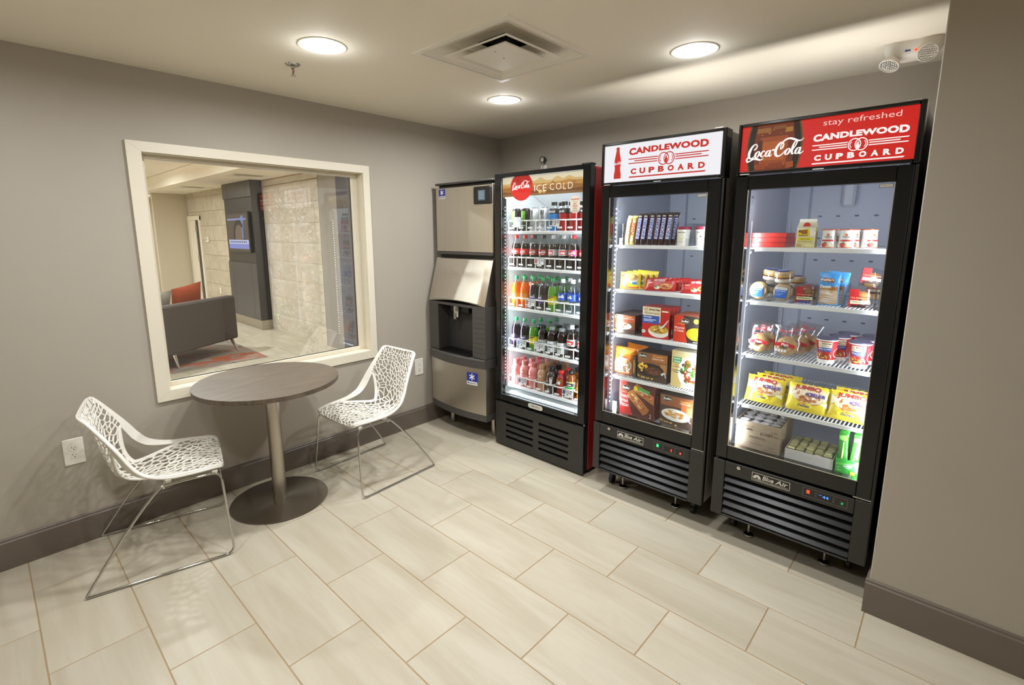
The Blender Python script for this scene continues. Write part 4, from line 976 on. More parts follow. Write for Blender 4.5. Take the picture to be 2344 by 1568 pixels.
# ================================================================ two tall branded coolers
M_SILVER = mat('grey_painted_steel', 'b4b2ad', .42, nz=.03)
M_LIN2 = mat('pale_grey_liner', 'b4b7c3', .4, nz=.04, scale=8)
M_ALU = mat('brushed_aluminium', 'c9c7c2', .3, .9, nz=.06)
def emblem(A, cx, cy, w_, h, c, bg, L=3):
    """lettered emblem: arched name, three speed lines either side of linked rings with a flame, second name, underline"""
    A.text('CANDLEWOOD', cx-w_/2, cy+h*.24, w_, h*.25, c, L, .055, 0, 1.06, arch=h*.055)
    rx, ry, of, zc = w_*.070, h*.205, w_*.036, cy+h*.035
    for s in (-1, 1):
        for a, z in ((.5, .125), (.42, .055), (.5, -.02)):
            z = cy+h*z; A.poly([(cx+s*w_*a, z-h*.017), (cx+s*w_*.09, z-h*.017), (cx+s*w_*.09, z+h*.017), (cx+s*w_*(a+.008), z+h*.017)], c, L)
        A.ell(cx+s*of, zc, rx*1.13, ry*1.13, bg, L+1+.1*s, 30)
    for s in (-1, 1):
        def el(k): return [(cx+s*of+rx*k*math.cos(2*PI*j/30), zc+ry*k*math.sin(2*PI*j/30)) for j in range(30)]
        A.it.append((el(1)+el(.84), [(i, (i+1) % 30, (i+1) % 30+30, i+30) for i in range(30)], c, L+2+.3*s))
        ar = [-.95+1.9*j/10 for j in range(11)]; f_ = lambda k, a: (cx+s*(of+rx*.10)+s*rx*k*math.cos(a), zc+ry*k*math.sin(a))
        A.it.append(([f_(.62, a) for a in ar]+[f_(.50, a) for a in ar], [(i, i+1, i+12, i+11) for i in range(10)], c, L+2.6))
    A.poly([(cx-w_*.010, zc-ry*.62), (cx+w_*.010, zc-ry*.62), (cx+w_*.020, zc-ry*.15), (cx+w_*.008, zc+ry*.1), (cx+w_*.006, zc+ry*.55), (cx-w_*.012, zc+ry*.2), (cx-w_*.019, zc-ry*.2)], c, L+3)
    for i, l_ in enumerate('CUPBOARD'): A.text(l_, cx-w_*.485+i*w_*.985/8+w_*.015, cy-h*.385, w_*.078, h*.19, c, L, .055)
    A.poly([(cx-w_*.49, cy-h*.5), (cx+w_*.47, cy-h*.5), (cx+w_*.485, cy-h*.455), (cx-w_*.49, cy-h*.455)], c, L)
BOTTLE2D = [(0, 0), (.155, 0), (.165, .03), (.165, .12), (.15, .2), (.13, .27), (.13, .36), (.15, .44), (.155, .55), (.13, .66), (.10, .76), (.075, .86), (.065, .92), (.075, .925), (.075, .99), (0, 1)]
def cooler(name, x0, x1, label, side_m, gx0, gx1, sl, feet, castors, leds, disp, left_led):
    cx = (x0+x1)/2; ox, oy = -cx, -.5
    t = empty(name, (cx, .5, 0)); tag(t, label, 'cooler')
    def b(nm, xa, xb, ya, yb, za, zb_, m, bb=.002, par=None): return bx(nm, xa+ox, xb+ox, ya+oy, yb+oy, za, zb_, m, bb, par or t)
    YF = .025
    for xa in (x0+.006, x1-.012):
        q = MB(); q.box(xa+ox, xa+.010+ox, .060+oy, .86+oy, .155, 1.838, side_m, .001); q.box(xa+ox, xa+.010+ox, .0965+oy, .86+oy, 1.838, 2.058, side_m, .001); q.build('side_panel', t, smooth=False)
    b('front_post', x1-.013, x1-.001, .03, .0595, .155, 1.838, M_BLACK, .001); b('front_post', x0+.006, x0+.016, .04, .0595, .155, 1.838, M_BLACK, .001)
    b('back_panel', x0+.017, x1-.013, .85, .86, .155, 1.945, side_m); b('top_panel', x0+.017, x1-.013, .082, .849, 1.93, 1.945, M_BLACK); b('floor_pan', x0+.017, x1-.013, .082, .849, .46, .488, M_BLACK); b('bottom_tray', x0+.017, x1-.013, .12, .849, .155, .165, M_BLACK)
    liner(t, ox, oy, x0+.036, x1-.034, .0825, .842, .497, 1.915, M_LIN2)
    # header with lit sign
    hd = MB(); hx0, hx1 = x0, x1-.002
    for a in ((hx0, hx0+.013, 1.842, 2.067), (hx1-.020, hx1, 1.842, 2.067), (hx0+.013, hx1-.020, 1.842, 1.857), (hx0+.013, hx1-.020, 2.053, 2.067)): hd.box(a[0]+ox, a[1]+ox, YF-.004+oy, .095+oy, a[2], a[3], M_GLOSSBLK, .003)
    hd.box(hx0+.018+ox, hx1-.014+ox, .0955+oy, .30+oy, 2.045, 2.062, M_BLACK); hd.box(hx0+.018+ox, hx1-.014+ox, .0955+oy, .105+oy, 1.9455, 2.045, M_BLACK)
    header = hd.build('header_box', t, smooth=False)
    for x, z in ((x0+.02, 1.8435), ((x0+x1)/2-.02, 1.8435), (x1-.06, 2.0675)): b('sign_clip', x, x+.04, YF-.0055, YF-.0035, z, z+.004, M_ALU, 0, header)
    # door
    d = MB(); dx0, dx1, dz0, dz1 = x0+.003, x1-.014, .458, 1.837
    for a in ((dx0, gx0, dz0, dz1), (gx1, dx1, dz0, dz1), (gx0, gx1, 1.776, dz1), (gx0, gx1, dz0, .527)): d.box(a[0]+ox, a[1]+ox, YF+oy, .078+oy, a[2], a[3], M_GLOSSBLK, .0025)
    dr_ = d.build('door', t, smooth=False)
    b('pane', gx0+.0005, gx1-.0005, .0315, .0365, .5275, 1.7755, M_DOORGLASS, 0, dr_)
    for a in ((gx0, gx0+.004, .5275, 1.7755), (gx1-.003, gx1, .5275, 1.7755), (gx0+.004, gx1-.003, .5275, .5315)): b('pane_trim', a[0], a[1], .027, .0312, a[2], a[3], M_ALU, 0, dr_)
    b('pull_channel', dx0+.006, dx0+.012, YF-.0012, YF-.0002, .75, 1.55, M_BLACK, 0, dr_)
    A = Art(); A.rect(-.022, -.007, .022, .007, '2b2b28', 0); A.rect(-.0205, -.0055, .0205, .0055, 'd8d4c4', 1); A.text(disp[3], -.017, -.003, .034, .006, '3a3a36', 2)
    mb = MB(); A.lay(mb, on_front(.0312+oy, gx1-.028+ox, 1.763)); mb.build('door_label', dr_, smooth=False)
    b('hinge_plate', x1-.075, x1-.010, .028, .07, .452, .4575, M_ALU, .001)
    # base: posts, grille slats, badge, controls
    b('base_post', x0-.004, sl[0]-.001, YF+.002, .12, .145, .443, M_BLK, .002); b('base_post', sl[1]+.001, x1-.004, YF+.002, .12, .150, .447, M_BLK, .002)
    b('control_fascia', sl[0], sl[1], YF+.002, .06, .374, .443, M_BLK, .002); b('toe_rail', sl[0], sl[1], YF+.003, .10, .145, .1535, M_BLK, .001); b('grille_backing', sl[0], sl[1], .075, .08, .1545, .3735, M_DARK, 0)
    for k in range(5):
        z = .371-.0434*k; q = MB(); q.prism([(YF+.0365, z), (YF+.004, z-.034), (YF+.004, z-.0375), (YF+.008, z-.0375), (YF+.0405, z-.003), (YF+.0405, z)], lambda a, c, e: (e+ox, a+oy, c), sl[0]+.0008, sl[1]-.0008, mat('black_slat', '0f1012', .3, nz=.05, spec=.28)); q.build('slat', t, fix=True, ang=20)
    bxm = (sl[0]+.121+sl[0]+.286)/2 if name == 'branded_freezer' else 1.924
    A = Art(); A.rect(-.083, -.021, .083, .021, 'c9c5ba', 0); A.rect(-.0805, -.0185, .0805, .0185, '1c1b1a', 1)
    A.poly([(-.076+0*a, -.008) for a in (0,)]+[(-.060+.018*math.cos(a), -.008+.020*math.sin(a)) for a in [PI-PI*k/14 for k in range(15)]], 'd5d1c6', 2)
    A.poly([(-.066, -.0075), (-.060, .002), (-.054, -.0075)], '1c1b1a', 3)
    A.text('Blue', -.036, -.007, .050, .022, 'd5d1c6', 3, .02, .25); A.text('Air', .020, -.007, .055, .022, 'd5d1c6', 3, .02, .25); A.text('COMMERCIAL REFRIGERATION', -.075, -.0155, .15, .005, 'd5d1c6', 3, .01)
    mb = MB(); A.lay(mb, on_front(YF+.0015+oy, bxm+ox, .409)); mb.build('badge', t, smooth=False)
    mb = MB(); Mx = Matrix.Translation((sl[0]+.066+ox, YF+.002+oy, .428)) @ Matrix.Rotation(PI/2, 4, 'X'); mb.lathe([(0, .006), (.009, .006), (.010, .002), (.010, 0)], M_CHROME, 16, M=Mx); mb.build('lock', t)
    px = disp[0]; A = Art(); A.rect(-.086, -.021, .086, .021, '6b6660', 0); A.rect(-.084, -.019, .084, .019, '24221f', 1); A.rect(-.036, -.015, .040, .014, '34312d', 2); A.rect(-.028, -.013, .030, .012, '1d1b19', 3)
    for s_ in (-.034, .034):
        for z in (-.009, .004): A.rect(s_-.003, z, s_+.003, z+.007, '55514b', 3)
    A.rect(-.076, -.013, -.052, .015, '2e2b28', 2); A.rect(.055, -.015, .078, .011, '2e2b28', 2)
    mb = MB(); A.lay(mb, on_front(YF+.0015+oy, px+ox, .411)); cpn = mb.build('control_panel', t, smooth=False)
    for rc, cc_ in (((-.070, -.004, -.058, .012), disp[1]), ((.0625, -.008, .0705, .002), disp[2])):
        A = Art(); A.rect(*rc, cc_, 3.5); mb = MB(); A.lay(mb, on_front(YF+.001+oy, px+ox, .411), mk=lambda c: lit(c, 2.2)); mb.build('indicator', cpn, smooth=False)
    A = Art()
    if name == 'branded_freezer': A.text('1', .012, -.009, .007, .016, 'ff3a28', 4, .02)
    else: A.text('44', -.008, -.006, .024, .014, '4f8dff', 4, .01); A.rect(-.022, .004, -.018, .007, '4f8dff', 4); A.rect(-.015, .004, -.011, .007, '4f8dff', 4)
    mb = MB(); A.lay(mb, on_front(YF+.001+oy, px+ox, .411), mk=lambda c: lit(c, 1.6)); mb.build('readout', cpn, smooth=False)
    for x, y in feet+[(x, .78) for x, _ in feet]:
        mb = MB(); mb.lathe([(0, 0), (.026, 0), (.027, .004), (.024, .012), (.012, .019), (.007, .022), (.0065, .146), (0, .146)], M_CHROME if y < .5 else M_STEEL, 18, c=(x+ox, y+oy, 0)); mb.build('levelling_foot', t)
    for x, y in castors+[(x, .72) for x, _ in castors]:
        mb = MB(); mb.box(x-.014+ox, x+.014+ox, y-.02+oy, y+.02+oy, .05, .1545, M_BLACK, .004); Mx = Matrix.Translation((x+ox, y+oy, .0305)) @ Matrix.Rotation(PI/2, 4, 'Y')
        ca = mb.build('caster', t); mb = MB(); mb.lathe([(0, -.012), (.026, -.012), (.030, -.008), (.030, .008), (.026, .012), (0, .012)], M_BLACK, 18, M=Mx); mb.lathe([(.016, -.0125), (.019, -.0125), (.019, -.0121)], M_WHITE, 14, M=Mx); mb.build('wheel', ca)
    # lights inside
    for x, on in ((gx0-.004, left_led), (gx1+.022, True)):
        if on: strip_leds(t, x+.012*(1 if x < cx else -1)+ox, .093+oy, .56, 1.74, .026, M_LED, .005, .007)
        area('cooler_lamp', (x+(.016 if x < cx else -.03)+ox, .098+oy, 1.15), (PI/2, 0, .5 if x > cx else -.5), .02, 1.25, leds, COOL, t, spread=2.5)
    # shelves
    S = []
    for z in (1.512, 1.256, .991, .734):
        mb = MB(); xs0, xs1 = gx0+.008, gx1-.012
        mb.box(xs0+.02+ox, xs1+ox, .104+oy, .112+oy, z-.017, z+.0015, M_SHELF, .0015); mb.box(xs0+.002+ox, xs1+.015+ox, .1125+oy, .118+oy, z-.007, z-.0005, M_SHELF); mb.box(xs0+.002+ox, xs1+.015+ox, .79+oy, .796+oy, z-.007, z-.0005, M_SHELF)
        for x in (xs0, xs1+.012): mb.box(x+ox, x+.004+ox, .112+oy, .80+oy, z-.007, z-.0005, M_SHELF)
        sh = mb.build('shelf', t, smooth=False)
        w_ = MB(); k = int((xs1-xs0)/.0155)
        for i in range(k): x = xs0+.012+.0155*i+ox; w_.box(x-.0019, x+.0019, .106+oy, .796+oy, z-.003, z+.002, M_SHELF)
        o = w_.build('shelf_wires', sh, smooth=False); o['kind'] = 'stuff'
        for x in (gx0+.006, gx1-.003):
            q = MB(); q.tube([(x+ox, .112+oy, z-.03), (x+.014*(1 if x < cx else -1)+ox, .112+oy, z-.006)], .0016, M_CHROME, 5); q.build('shelf_clip', sh)
    for x in (gx0+.003, gx1+.0):
        for y in (.115, .77): q = MB(); q.tube([(x+ox, y+oy, .62), (x+ox, y+oy, 1.64)], .0022, M_ALU, 6); q.build('shelf_post', t)
    A = Art()
    for z in (1.672, 1.55, 1.428, 1.185, 1.09, .87):
        for k in range(4): A.poly([(cx-.15+.0855*k+.02+math.copysign(.006, math.cos(a))+.0045*math.cos(a), z+.0045*math.sin(a)) for a in [2*PI*(j+.5)/16 for j in range(16)]], '5a5c66', 0)
    mb = MB(); A.lay(mb, lambda a, c, e: (a+ox, .8415-e+oy, c)); o = mb.build('air_slots', t, smooth=False); o['kind'] = 'stuff'
    for x in (cx-.19, cx+.21): b('liner_seam', x, x+.012, .838, .8415, .52, 1.90, mat('liner_seam', '9295a3', .4), 0)
    b('drain_housing', cx-.03, cx+.03, .80, .84, 1.72, 1.86, mat('pale_grey_plastic', 'c6c8d0', .3), .012)
    mb = MB()
    for z, w_, c in ((1.745, .03, 'b9b09a' if name == 'branded_freezer' else '6a6c74'), (1.733, .026, '9799a6'), (1.724, .022, '9799a6'), (1.715, .026, '9799a6'), (1.69, .012, '80828c'), (1.675, .012, '80828c')):
        A = Art(); A.rect(0, 0, w_, .006 if z < 1.74 else .012, c, 0); A.lay(mb, lambda a, c_, e, z=z: (x0+.036+.0005+e+ox, .16+a+oy, z+c_))
    mb.build('rating_label', t, smooth=False)
    return t, header, ox, oy
f2, hd2, o2x, o2y = cooler('branded_freezer', .935, 1.610, 'middle cooler with white lit sign above frozen meals', M_SILVER, .990, 1.534, (.976, 1.529), [(1.068, .170), (1.408, .178)], [(.990, .172), (1.512, .184)], 3.7, (1.414, '38ff7a', 'ff4a30', 'Freezer'), True)
f3, hd3, o3x, o3y = cooler('branded_fridge', 1.660, 2.320, 'right hand cooler with red lit sign and bottle picture above snacks', M_BLACK, 1.717, 2.254, (1.713, 2.255), [(1.81, .175), (2.151, .184)], [(1.722, .215), (2.242, .225)], 3.7, (2.145, 'ff4020', '1f7a40', 'Refrigerator'), False)
# signs
A = Art(); A.rect(.948, 1.857, 1.588, 2.053, 'f4f2f6', 0)
bt = [(1.030+.13*x, 1.876+.166*y) for x, y in BOTTLE2D]+[(1.030-.13*x, 1.876+.166*y) for x, y in reversed(BOTTLE2D)]
A.poly(bt, 'c8281c', 2); A.script(1.008, 1.949, .044, 'f4f2f6', 4, 1.6)
emblem(A, 1.310, 1.953, .424, .155, 'c8281c', 'f4f2f6', 2)
mb = MB(); A.lay(mb, on_front(.034+o2y, o2x), dz=.0004, mk=lambda c: lit(c, .95)); mb.build('lit_sign', hd2, smooth=False)
A = Art(); A.rect(1.673, 1.857, 2.298, 2.053, 'c9241c', 0)
def barrel(k, zz): return [(1.808+s*k*(.098+.014*(1-((z-1.955)/.098)**2)), z) for s, zs in ((-1, zz), (1, zz[::-1])) for z in zs]
zz = [1.857+.196*i/10 for i in range(11)]
A.poly(barrel(1.0, zz), '4c4a1c', 1); A.poly(barrel(.94, zz), '2a1508', 1.5); A.poly(barrel(.72, zz), '6a2c10', 2); A.poly(barrel(.5, [1.875+.125*i/8 for i in range(9)]), '8f4215', 2.5); A.poly(barrel(.40, [1.90+.08*i/8 for i in range(9)]), 'a5521c', 3)
for x, z, w_, h, c in ((1.735, 2.018, .06, .022, '8a5a28'), (1.80, 2.028, .055, .016, '7a4a20'), (1.85, 2.012, .03, .022, '9a6a30'), (1.735, 1.862, .045, .026, '8a3a12'), (1.79, 1.864, .06, .024, '7c3210'), (1.862, 1.862, .03, .026, '93481a'), (1.742, 1.90, .02, .09, '4a1d0a'), (1.868, 1.90, .014, .09, '5a2a10')): A.poly([(x, z), (x+w_, z+.002), (x+w_*.94, z+h), (x+w_*.06, z+h*.95)], c, 3.6)
rr = random.Random(8)
for _ in range(26): q = rr.uniform(.001, .0035); A.ell(1.808+rr.uniform(-.085, .085), rr.uniform(1.865, 2.045), q, q, rr.choice(['b5662a', '5a260e', 'c98a48']), 4, 8)
A.script(1.702, 1.900, .228, 'fbf4ee', 6, 1.15)
A.text('stay refreshed', 1.990, 2.012, .256, .030, 'f4cfc6', 2, -.004)
emblem(A, 2.117, 1.927, .316, .122, 'fbf1ec', 'c9241c', 2)
mb = MB(); A.lay(mb, on_front(.034+o3y, o3x), dz=.0004, mk=lambda c: lit(c, 1.0)); mb.build('lit_sign', hd3, smooth=False)
# lamp light leaking up behind the two sign boxes
for x in (1.27, 1.985): area('sign_lamp', (x, .325, 2.0), (PI, 0, 0), .5, .02, 2.0, (1, .95, .9), None)
# ================================================================ drinks in the soda cooler
LETT = lambda c: ink(c, .3)
def can_proto(name, body, art):
    mb = MB(); mb.lathe([(0, .003), (.022, .0), (.026, .002), (.033, .012), (.033, .142), (.027, .153)], body, 22); o = mb.build(name)
    mb = MB(); mb.lathe([(.027, .1531), (.0272, .157), (.025, .157), (.0245, .1535), (0, .153)], M_CHROME, 22); mb.build('lid', o)
    mb = MB(); mb.box(-.006, .006, -.012, .008, .1545, .1555, M_CHROME, 0); mb.build('pull_tab', o, smooth=False)
    mb = MB(); art.lay(mb, on_cyl(.033)); mb.build('label_print', o, smooth=False); return o
def claws(A, x, z, s, c, L=1):
    for k, (dx, h) in enumerate(((-.011, 1.0), (0, .8), (.011, .95))):
        X = x+dx*s; A.poly([(X-.004*s, z+.05*s), (X+.004*s, z+.053*s), (X+.0045*s, z+.03*s), (X+.002*s, z+.018*s), (X+.004*s, z+.003*s), (X-.0005*s, z-.05*s*h), (X-.002*s, z+.0*s), (X-.005*s, z+.02*s)], c, L)
def lathe_bottle(name, prof, fill, liq, clear, cap, label, zc, rc, capm, art=None, rl=.0356, capr=1., n=20):
    """bottle: filled body and clear neck in one mesh, cap and label as parts"""
    def rad(z):
        return float(np.interp(z, [p[1] for p in prof], [p[0] for p in prof]))
    lo = [p for p in prof if p[1] < fill]+[(rad(fill), fill)]; hi = [(rad(fill), fill)]+[p for p in prof if p[1] > fill]
    mb = MB(); mb.lathe(lo+([(0, fill)] if clear else []), liq, n)
    if clear: mb.lathe(hi, clear, n)
    elif len(hi) > 1: mb.lathe(hi, liq, n)
    o = mb.build(name)
    mb = MB(); mb.lathe([(rc*.96, zc[0]), (rc, zc[0]+.002), (rc, zc[1]-.002), (rc*.93, zc[1]), (0, zc[1])], capm, 16)
    if capr > 1: mb.lathe([(rc*.8, zc[0]-.006), (rc*1.12, zc[0]-.005), (rc*1.12, zc[0]-.002), (rc*.8, zc[0]-.001)], capm, 16)
    mb.build('cap', o)
    if label:
        z0, z1, m = label; mb = MB(); k = 6; zs = [z0+(z1-z0)*i/k for i in range(k+1)]; mb.lathe([(rad(z)+.0004, z) for z in zs], m, n)
        l = mb.build('label', o)
        if art: mb = MB(); art.lay(mb, on_cyl(rl+.0005)); mb.build('label_print', l, smooth=False)
    return o
SODA = [(0, .002), (.024, 0), (.031, .004), (.0345, .018), (.035, .03), (.0335, .05), (.035, .075), (.0355, .09), (.0355, .135), (.033, .152), (.026, .176), (.0175, .196), (.0125, .205), (.0122, .212)]
def soda(name, liq, capc, lab, art, lz=(.092, .132), fill=.168, clear=True, capr=1.2):
    return lathe_bottle(name, SODA, fill, liq, M_PET if clear else None, None, (lz[0], lz[1], lab), (.208, .228), .0145, capc, art, capr=capr)
COLA = liquid('cola', '1d0c07', .9)
def cola_art(bg, fg, word=None):
    A = Art()
    if word: A.rect(-.026, .098, .026, .126, 'd02a22', 1, 6); A.text(word, -.022, .102, .044, .020, 'f4f0ee', 3, .03, .2)
    else: A.script(-.026, .101, .056, fg, 3, 1.5); A.rect(-.004, .0945, .018, .098, fg, 1, 3)
    return A
ORDS = ['first', 'second', 'third', 'fourth', 'fifth', 'sixth', 'seventh', 'eighth']
SHN = ['top', 'second', 'third', 'fourth', 'bottom']
protos = {}
def sdef(k, o, desc, cat='bottle', h=.228): protos[k] = [o, desc, cat, h, False]
A = Art(); claws(A, -.004, .09, .95, '77c22d'); A.text('MONSTER', -.018, .033, .036, .009, 'd8dcd4', 1, .02); A.text('ENERGY', -.012, .022, .024, .006, '77c22d', 1, .02)
sdef('can_k', can_proto('energy_drink_can', mat('black_can', '1c1d1c', .25, .4), A), 'black energy drink can with green claws', 'can', .157)
A = Art(); claws(A, -.002, .09, .95, '2c2c2e'); A.text('MONSTER', -.018, .033, .036, .009, '3a3a3c', 1, .02); A.text('ULTRA', -.012, .022, .024, .006, '5a5a5c', 1, .02)
sdef('can_w', can_proto('energy_drink_can', mat('silver_can', 'c9ccce', .3, .55), A), 'silver energy drink can with dark claws', 'can', .157)
POW = [(0, .002), (.03, 0), (.035, .006), (.036, .02), (.033, .045), (.0355, .07), (.036, .09), (.036, .122), (.031, .146), (.02, .162), (.018, .166), (.018, .17)]
def pow_(liq, c):
    A = Art(); A.text('POWERADE', -.026, .128, .052, .011, 'e8e8ea', 2, .02, .15)
    o = lathe_bottle('sports_drink_bottle', POW, .1455, liq, M_PET, None, (.112, .146, mat('sports_label_'+c, '17181a', .3)), (.167, .190), .0205, M_BLACK, None, capr=1.0)
    mb = MB(); A2 = Art(); A2.text('POWERADE', -.027, .119, .054, .012, 'e8e8ea', 2, .02, .15); A2.lay(mb, on_cyl(.0362)); mb.build('label_print', o, smooth=False); return o
sdef('pow_b', pow_(liquid('blue_drink', '2a8fd6', .6), 'b'), 'blue sports drink bottle with black label', h=.19)
sdef('pow_r', pow_(liquid('red_drink', 'c02a2a', .6), 'r'), 'red sports drink bottle with black label', h=.19)
RC = mat('red_cap', 'd2261f', .35); KC = mat('black_cap', '1d1d1e', .35); SCAP = mat('silver_cap', 'd4d6d8', .3, .2); GC = mat('green_cap', '1f9a57', .35); WC = mat('white_cap', 'f0f0ee', .35)
RL = mat('red_label', 'c8201c', .4); SL = mat('silver_label', 'c4c6c8', .35, .3); KL = mat('dark_label', '3a1b18', .4)
sdef('coke', soda('soda_bottle', COLA, RC, RL, cola_art(None, 'f6f0ee')), 'cola bottle with red cap and red label')
A = cola_art(None, 'f0e4e2'); A.rect(-.03, .092, .03, .1, 'c22a24', 1, 6)
sdef('zero', soda('soda_bottle', COLA, KC, mat('dark_red_label', '8c241f', .4), A), 'cola bottle with black cap and dark label')
sdef('diet', soda('soda_bottle', COLA, SCAP, SL, cola_art(None, None, 'Coke')), 'cola bottle with silver cap and silver label')
A = cola_art(None, 'f6f0ee'); A.rect(.012, .092, .034, .132, 'a03a9a', 2, 4)
sdef('cherry', soda('soda_bottle', COLA, RC, mat('cherry_label', 'c22430', .4), A), 'cola bottle with red cap and purple edged label')
A = Art(); A.ell(0, .088, .02, .012, 'f2a020', 1); A.text('FANTA', -.017, .082, .034, .012, '2c3a8a', 3, .03, .1); A.poly([(.004, .1), (.02, .108), (.014, .096)], '3f8f2c', 2); A.rect(-.026, .055, -.006, .075, 'f4c23a', 1, 3)
sdef('orange', soda('soda_bottle', liquid('orange_soda', 'ef7d12', .55), GC, mat('orange_label', 'ee8a1c', .35), A, (.05, .105), .180), 'orange soda bottle with green cap')
A = Art(); A.ell(0, .088, .02, .012, '6a3aa8', 1); A.text('FANTA', -.017, .082, .034, .012, 'f4f0f8', 3, .03, .1); A.poly([(.004, .1), (.02, .108), (.014, .096)], '6fbf3c', 2); A.rect(-.03, .052, .03, .068, '5a3a9a', 1, 6)
sdef('grape', soda('soda_bottle', liquid('grape_soda', '1e0d1f', .85), GC, mat('grape_label', '2e2038', .4), A, (.05, .105), .176), 'grape soda bottle with green cap')
A = Art(); A.text('MELLO', -.022, .088, .044, .015, '1f3a14', 2, .03); A.text('YELLO', -.018, .066, .036, .012, '7a8a1c', 2, .03); A.rect(-.03, .1, .03, .106, '2c2c14', 1, 6)
sdef('citrus', soda('soda_bottle', liquid('citrus_soda', '63a82c', .55), GC, mat('yellow_label', 'f0dc28', .35), A, (.05, .108), .172), 'green citrus soda bottle with yellow label')
A = Art(); A.text('Sprite', -.021, .098, .042, .022, 'f6f8f4', 3, .03, .2); A.ell(.012, .121, .006, .004, 'ead83a', 3, 10); A.ell(-.012, .1185, .005, .003, '58b04a', 3, 10)
sdef('lemon', soda('soda_bottle', glass('clear_soda', (.86, .92, .94), .09, rough=.03), WC, mat('blue_label', '2450b8', .35), A, (.086, .130), .176), 'clear lemon soda bottle with blue label')
TEA = [(0, .002), (.029, 0), (.034, .006), (.035, .02), (.035, .10), (.033, .125), (.035, .132), (.034, .145), (.028, .160), (.019, .170), (.0185, .176)]
def tea(i, lab, word, c):
    A = Art()
    for k, w_ in enumerate(word): A.rect(-.022, .072-.018*k, -.022+.008*w_, .077-.018*k, c, 1, 4)
    return lathe_bottle('tea_bottle', TEA, .165, COLA, M_PET, None, (.022, .098, lab), (.175, .195), .0215, KC if i == 0 else mat('grey_cap', '8b8d90', .3), A, .035, 1.0)
sdef('tea0', tea(0, mat('grey_tea_label', 'a9aba8', .4), (5, 3), '4a4c4a'), 'dark tea bottle with black cap and grey label', h=.195)
sdef('tea1', tea(1, mat('white_tea_label', 'd6d8da', .35), (5, 4, 2), '6a7076'), 'dark drink bottle with grey cap and white label', h=.195)
A = Art(); A.rect(-.03, .098, .03, .124, 'd02a22', 1, 6); A.text('coke', -.02, .102, .034, .016, 'f4f0ee', 3, .03, .2)
sdef('diet2', soda('soda_bottle', COLA, WC, SL, A, (.088, .134)), 'cola bottle with white cap and silver red label')
MILK = [(0, .002), (.030, 0), (.0355, .006), (.036, .018), (.0345, .024), (.036, .03), (.036, .055), (.0345, .060), (.036, .065), (.036, .088), (.034, .093), (.0365, .099), (.0365, .125), (.033, .14), (.022, .156), (.0195, .16)]
def milk(nm, col, capcol, art, labm=None, lz=(.10, .124)):
    m = mat(nm, col, .3, nz=.03)
    return lathe_bottle('milk_bottle', MILK, .159, m, None, None, (lz[0], lz[1], labm) if labm else None, (.160, .193), .0225, mat(nm+'_cap', capcol, .3), art, .0365, 1.0)
A = Art(); A.ell(-.004, .112, .012, .006, 'f6e8e6', 1, 12)
sdef('pink', milk('strawberry_milk', 'd98a84', 'c9706c', A, mat('pink_label', 'd67f7c', .3)), 'pink strawberry milk bottle', h=.193)
A = Art(); A.ell(-.004, .112, .012, .006, 'f3e6d8', 1, 12)
sdef('choc', milk('chocolate_milk', 'b58a66', 'b08560', A, mat('tan_label', 'b8906c', .3)), 'tan chocolate milk bottle', h=.193)
A = Art(); A.poly([(-.03, .118), (-.01, .12), (.0, .06), (-.02, .05)], 'ece6e0', 1); A.poly([(.01, .12), (.03, .125), (.026, .07), (.008, .06)], 'd8d0ca', 1); A.text('26', -.012, .022, .022, .018, 'ece6e0', 2, .02); A.rect(-.024, .076, -.004, .082, '2a2422', 3)
sdef('dark', milk('protein_shake', '3a2c26', '1c1a1a', A, mat('dark_shake_label', '4a3a32', .35), (.02, .124)), 'dark protein shake bottle with white splash label', h=.193)
V8 = [(0, .002), (.028, 0), (.033, .006), (.034, .03), (.031, .06), (.034, .1), (.033, .12), (.025, .142), (.017, .152), (.0165, .156)]
A = Art(); A.text('V8', -.018, .085, .036, .022, 'f6f0e8', 3, .05, .15); A.ell(.014, .112, .009, .007, '4f8f2c', 1); A.ell(-.01, .114, .012, .008, 'd8641c', 1)
sdef('v8', lathe_bottle('juice_bottle', V8, .15, mat('vegetable_juice', '8c2014', .3), None, None, (.07, .122, mat('juice_label', '9c3a20', .35)), (.155, .178), .0195, RC, A, .034, 1.0), 'vegetable juice bottle with red cap', h=.178)
A = Art(); A.rect(-.032, .09, .032, .112, '1f1f1e', 1, 6); A.rect(-.014, .097, .012, .103, 'e8e8e0', 2, 3); A.rect(-.03, .062, .03, .086, '3fae4a', 1, 6); A.ell(.01, .118, .012, .006, 'c9c23a', 2)
sdef('green', lathe_bottle('tea_bottle', TEA, .168, liquid('amber_tea', '8a4a1a', .7), M_PET, None, (.06, .120, mat('pale_tea_label', 'c9cfc0', .35)), (.175, .195), .0205, KC, A, .035, 1.0), 'iced tea bottle with green and black label', h=.195)
A = Art(); A.ell(0, .08, .02, .02, 'f6dc3a', 1); A.ell(-.004, .082, .009, .009, 'f4a52a', 2, 12)
sdef('oj', lathe_bottle('juice_bottle', V8, .15, liquid('orange_juice', 'f29a1c', .8), None, None, (.05, .12, mat('oj_label', 'e8741c', .35)), (.155, .178), .0195, mat('orange_cap', 'f0b020', .35), A, .034, 1.0), 'orange juice bottle with yellow cap', h=.178)
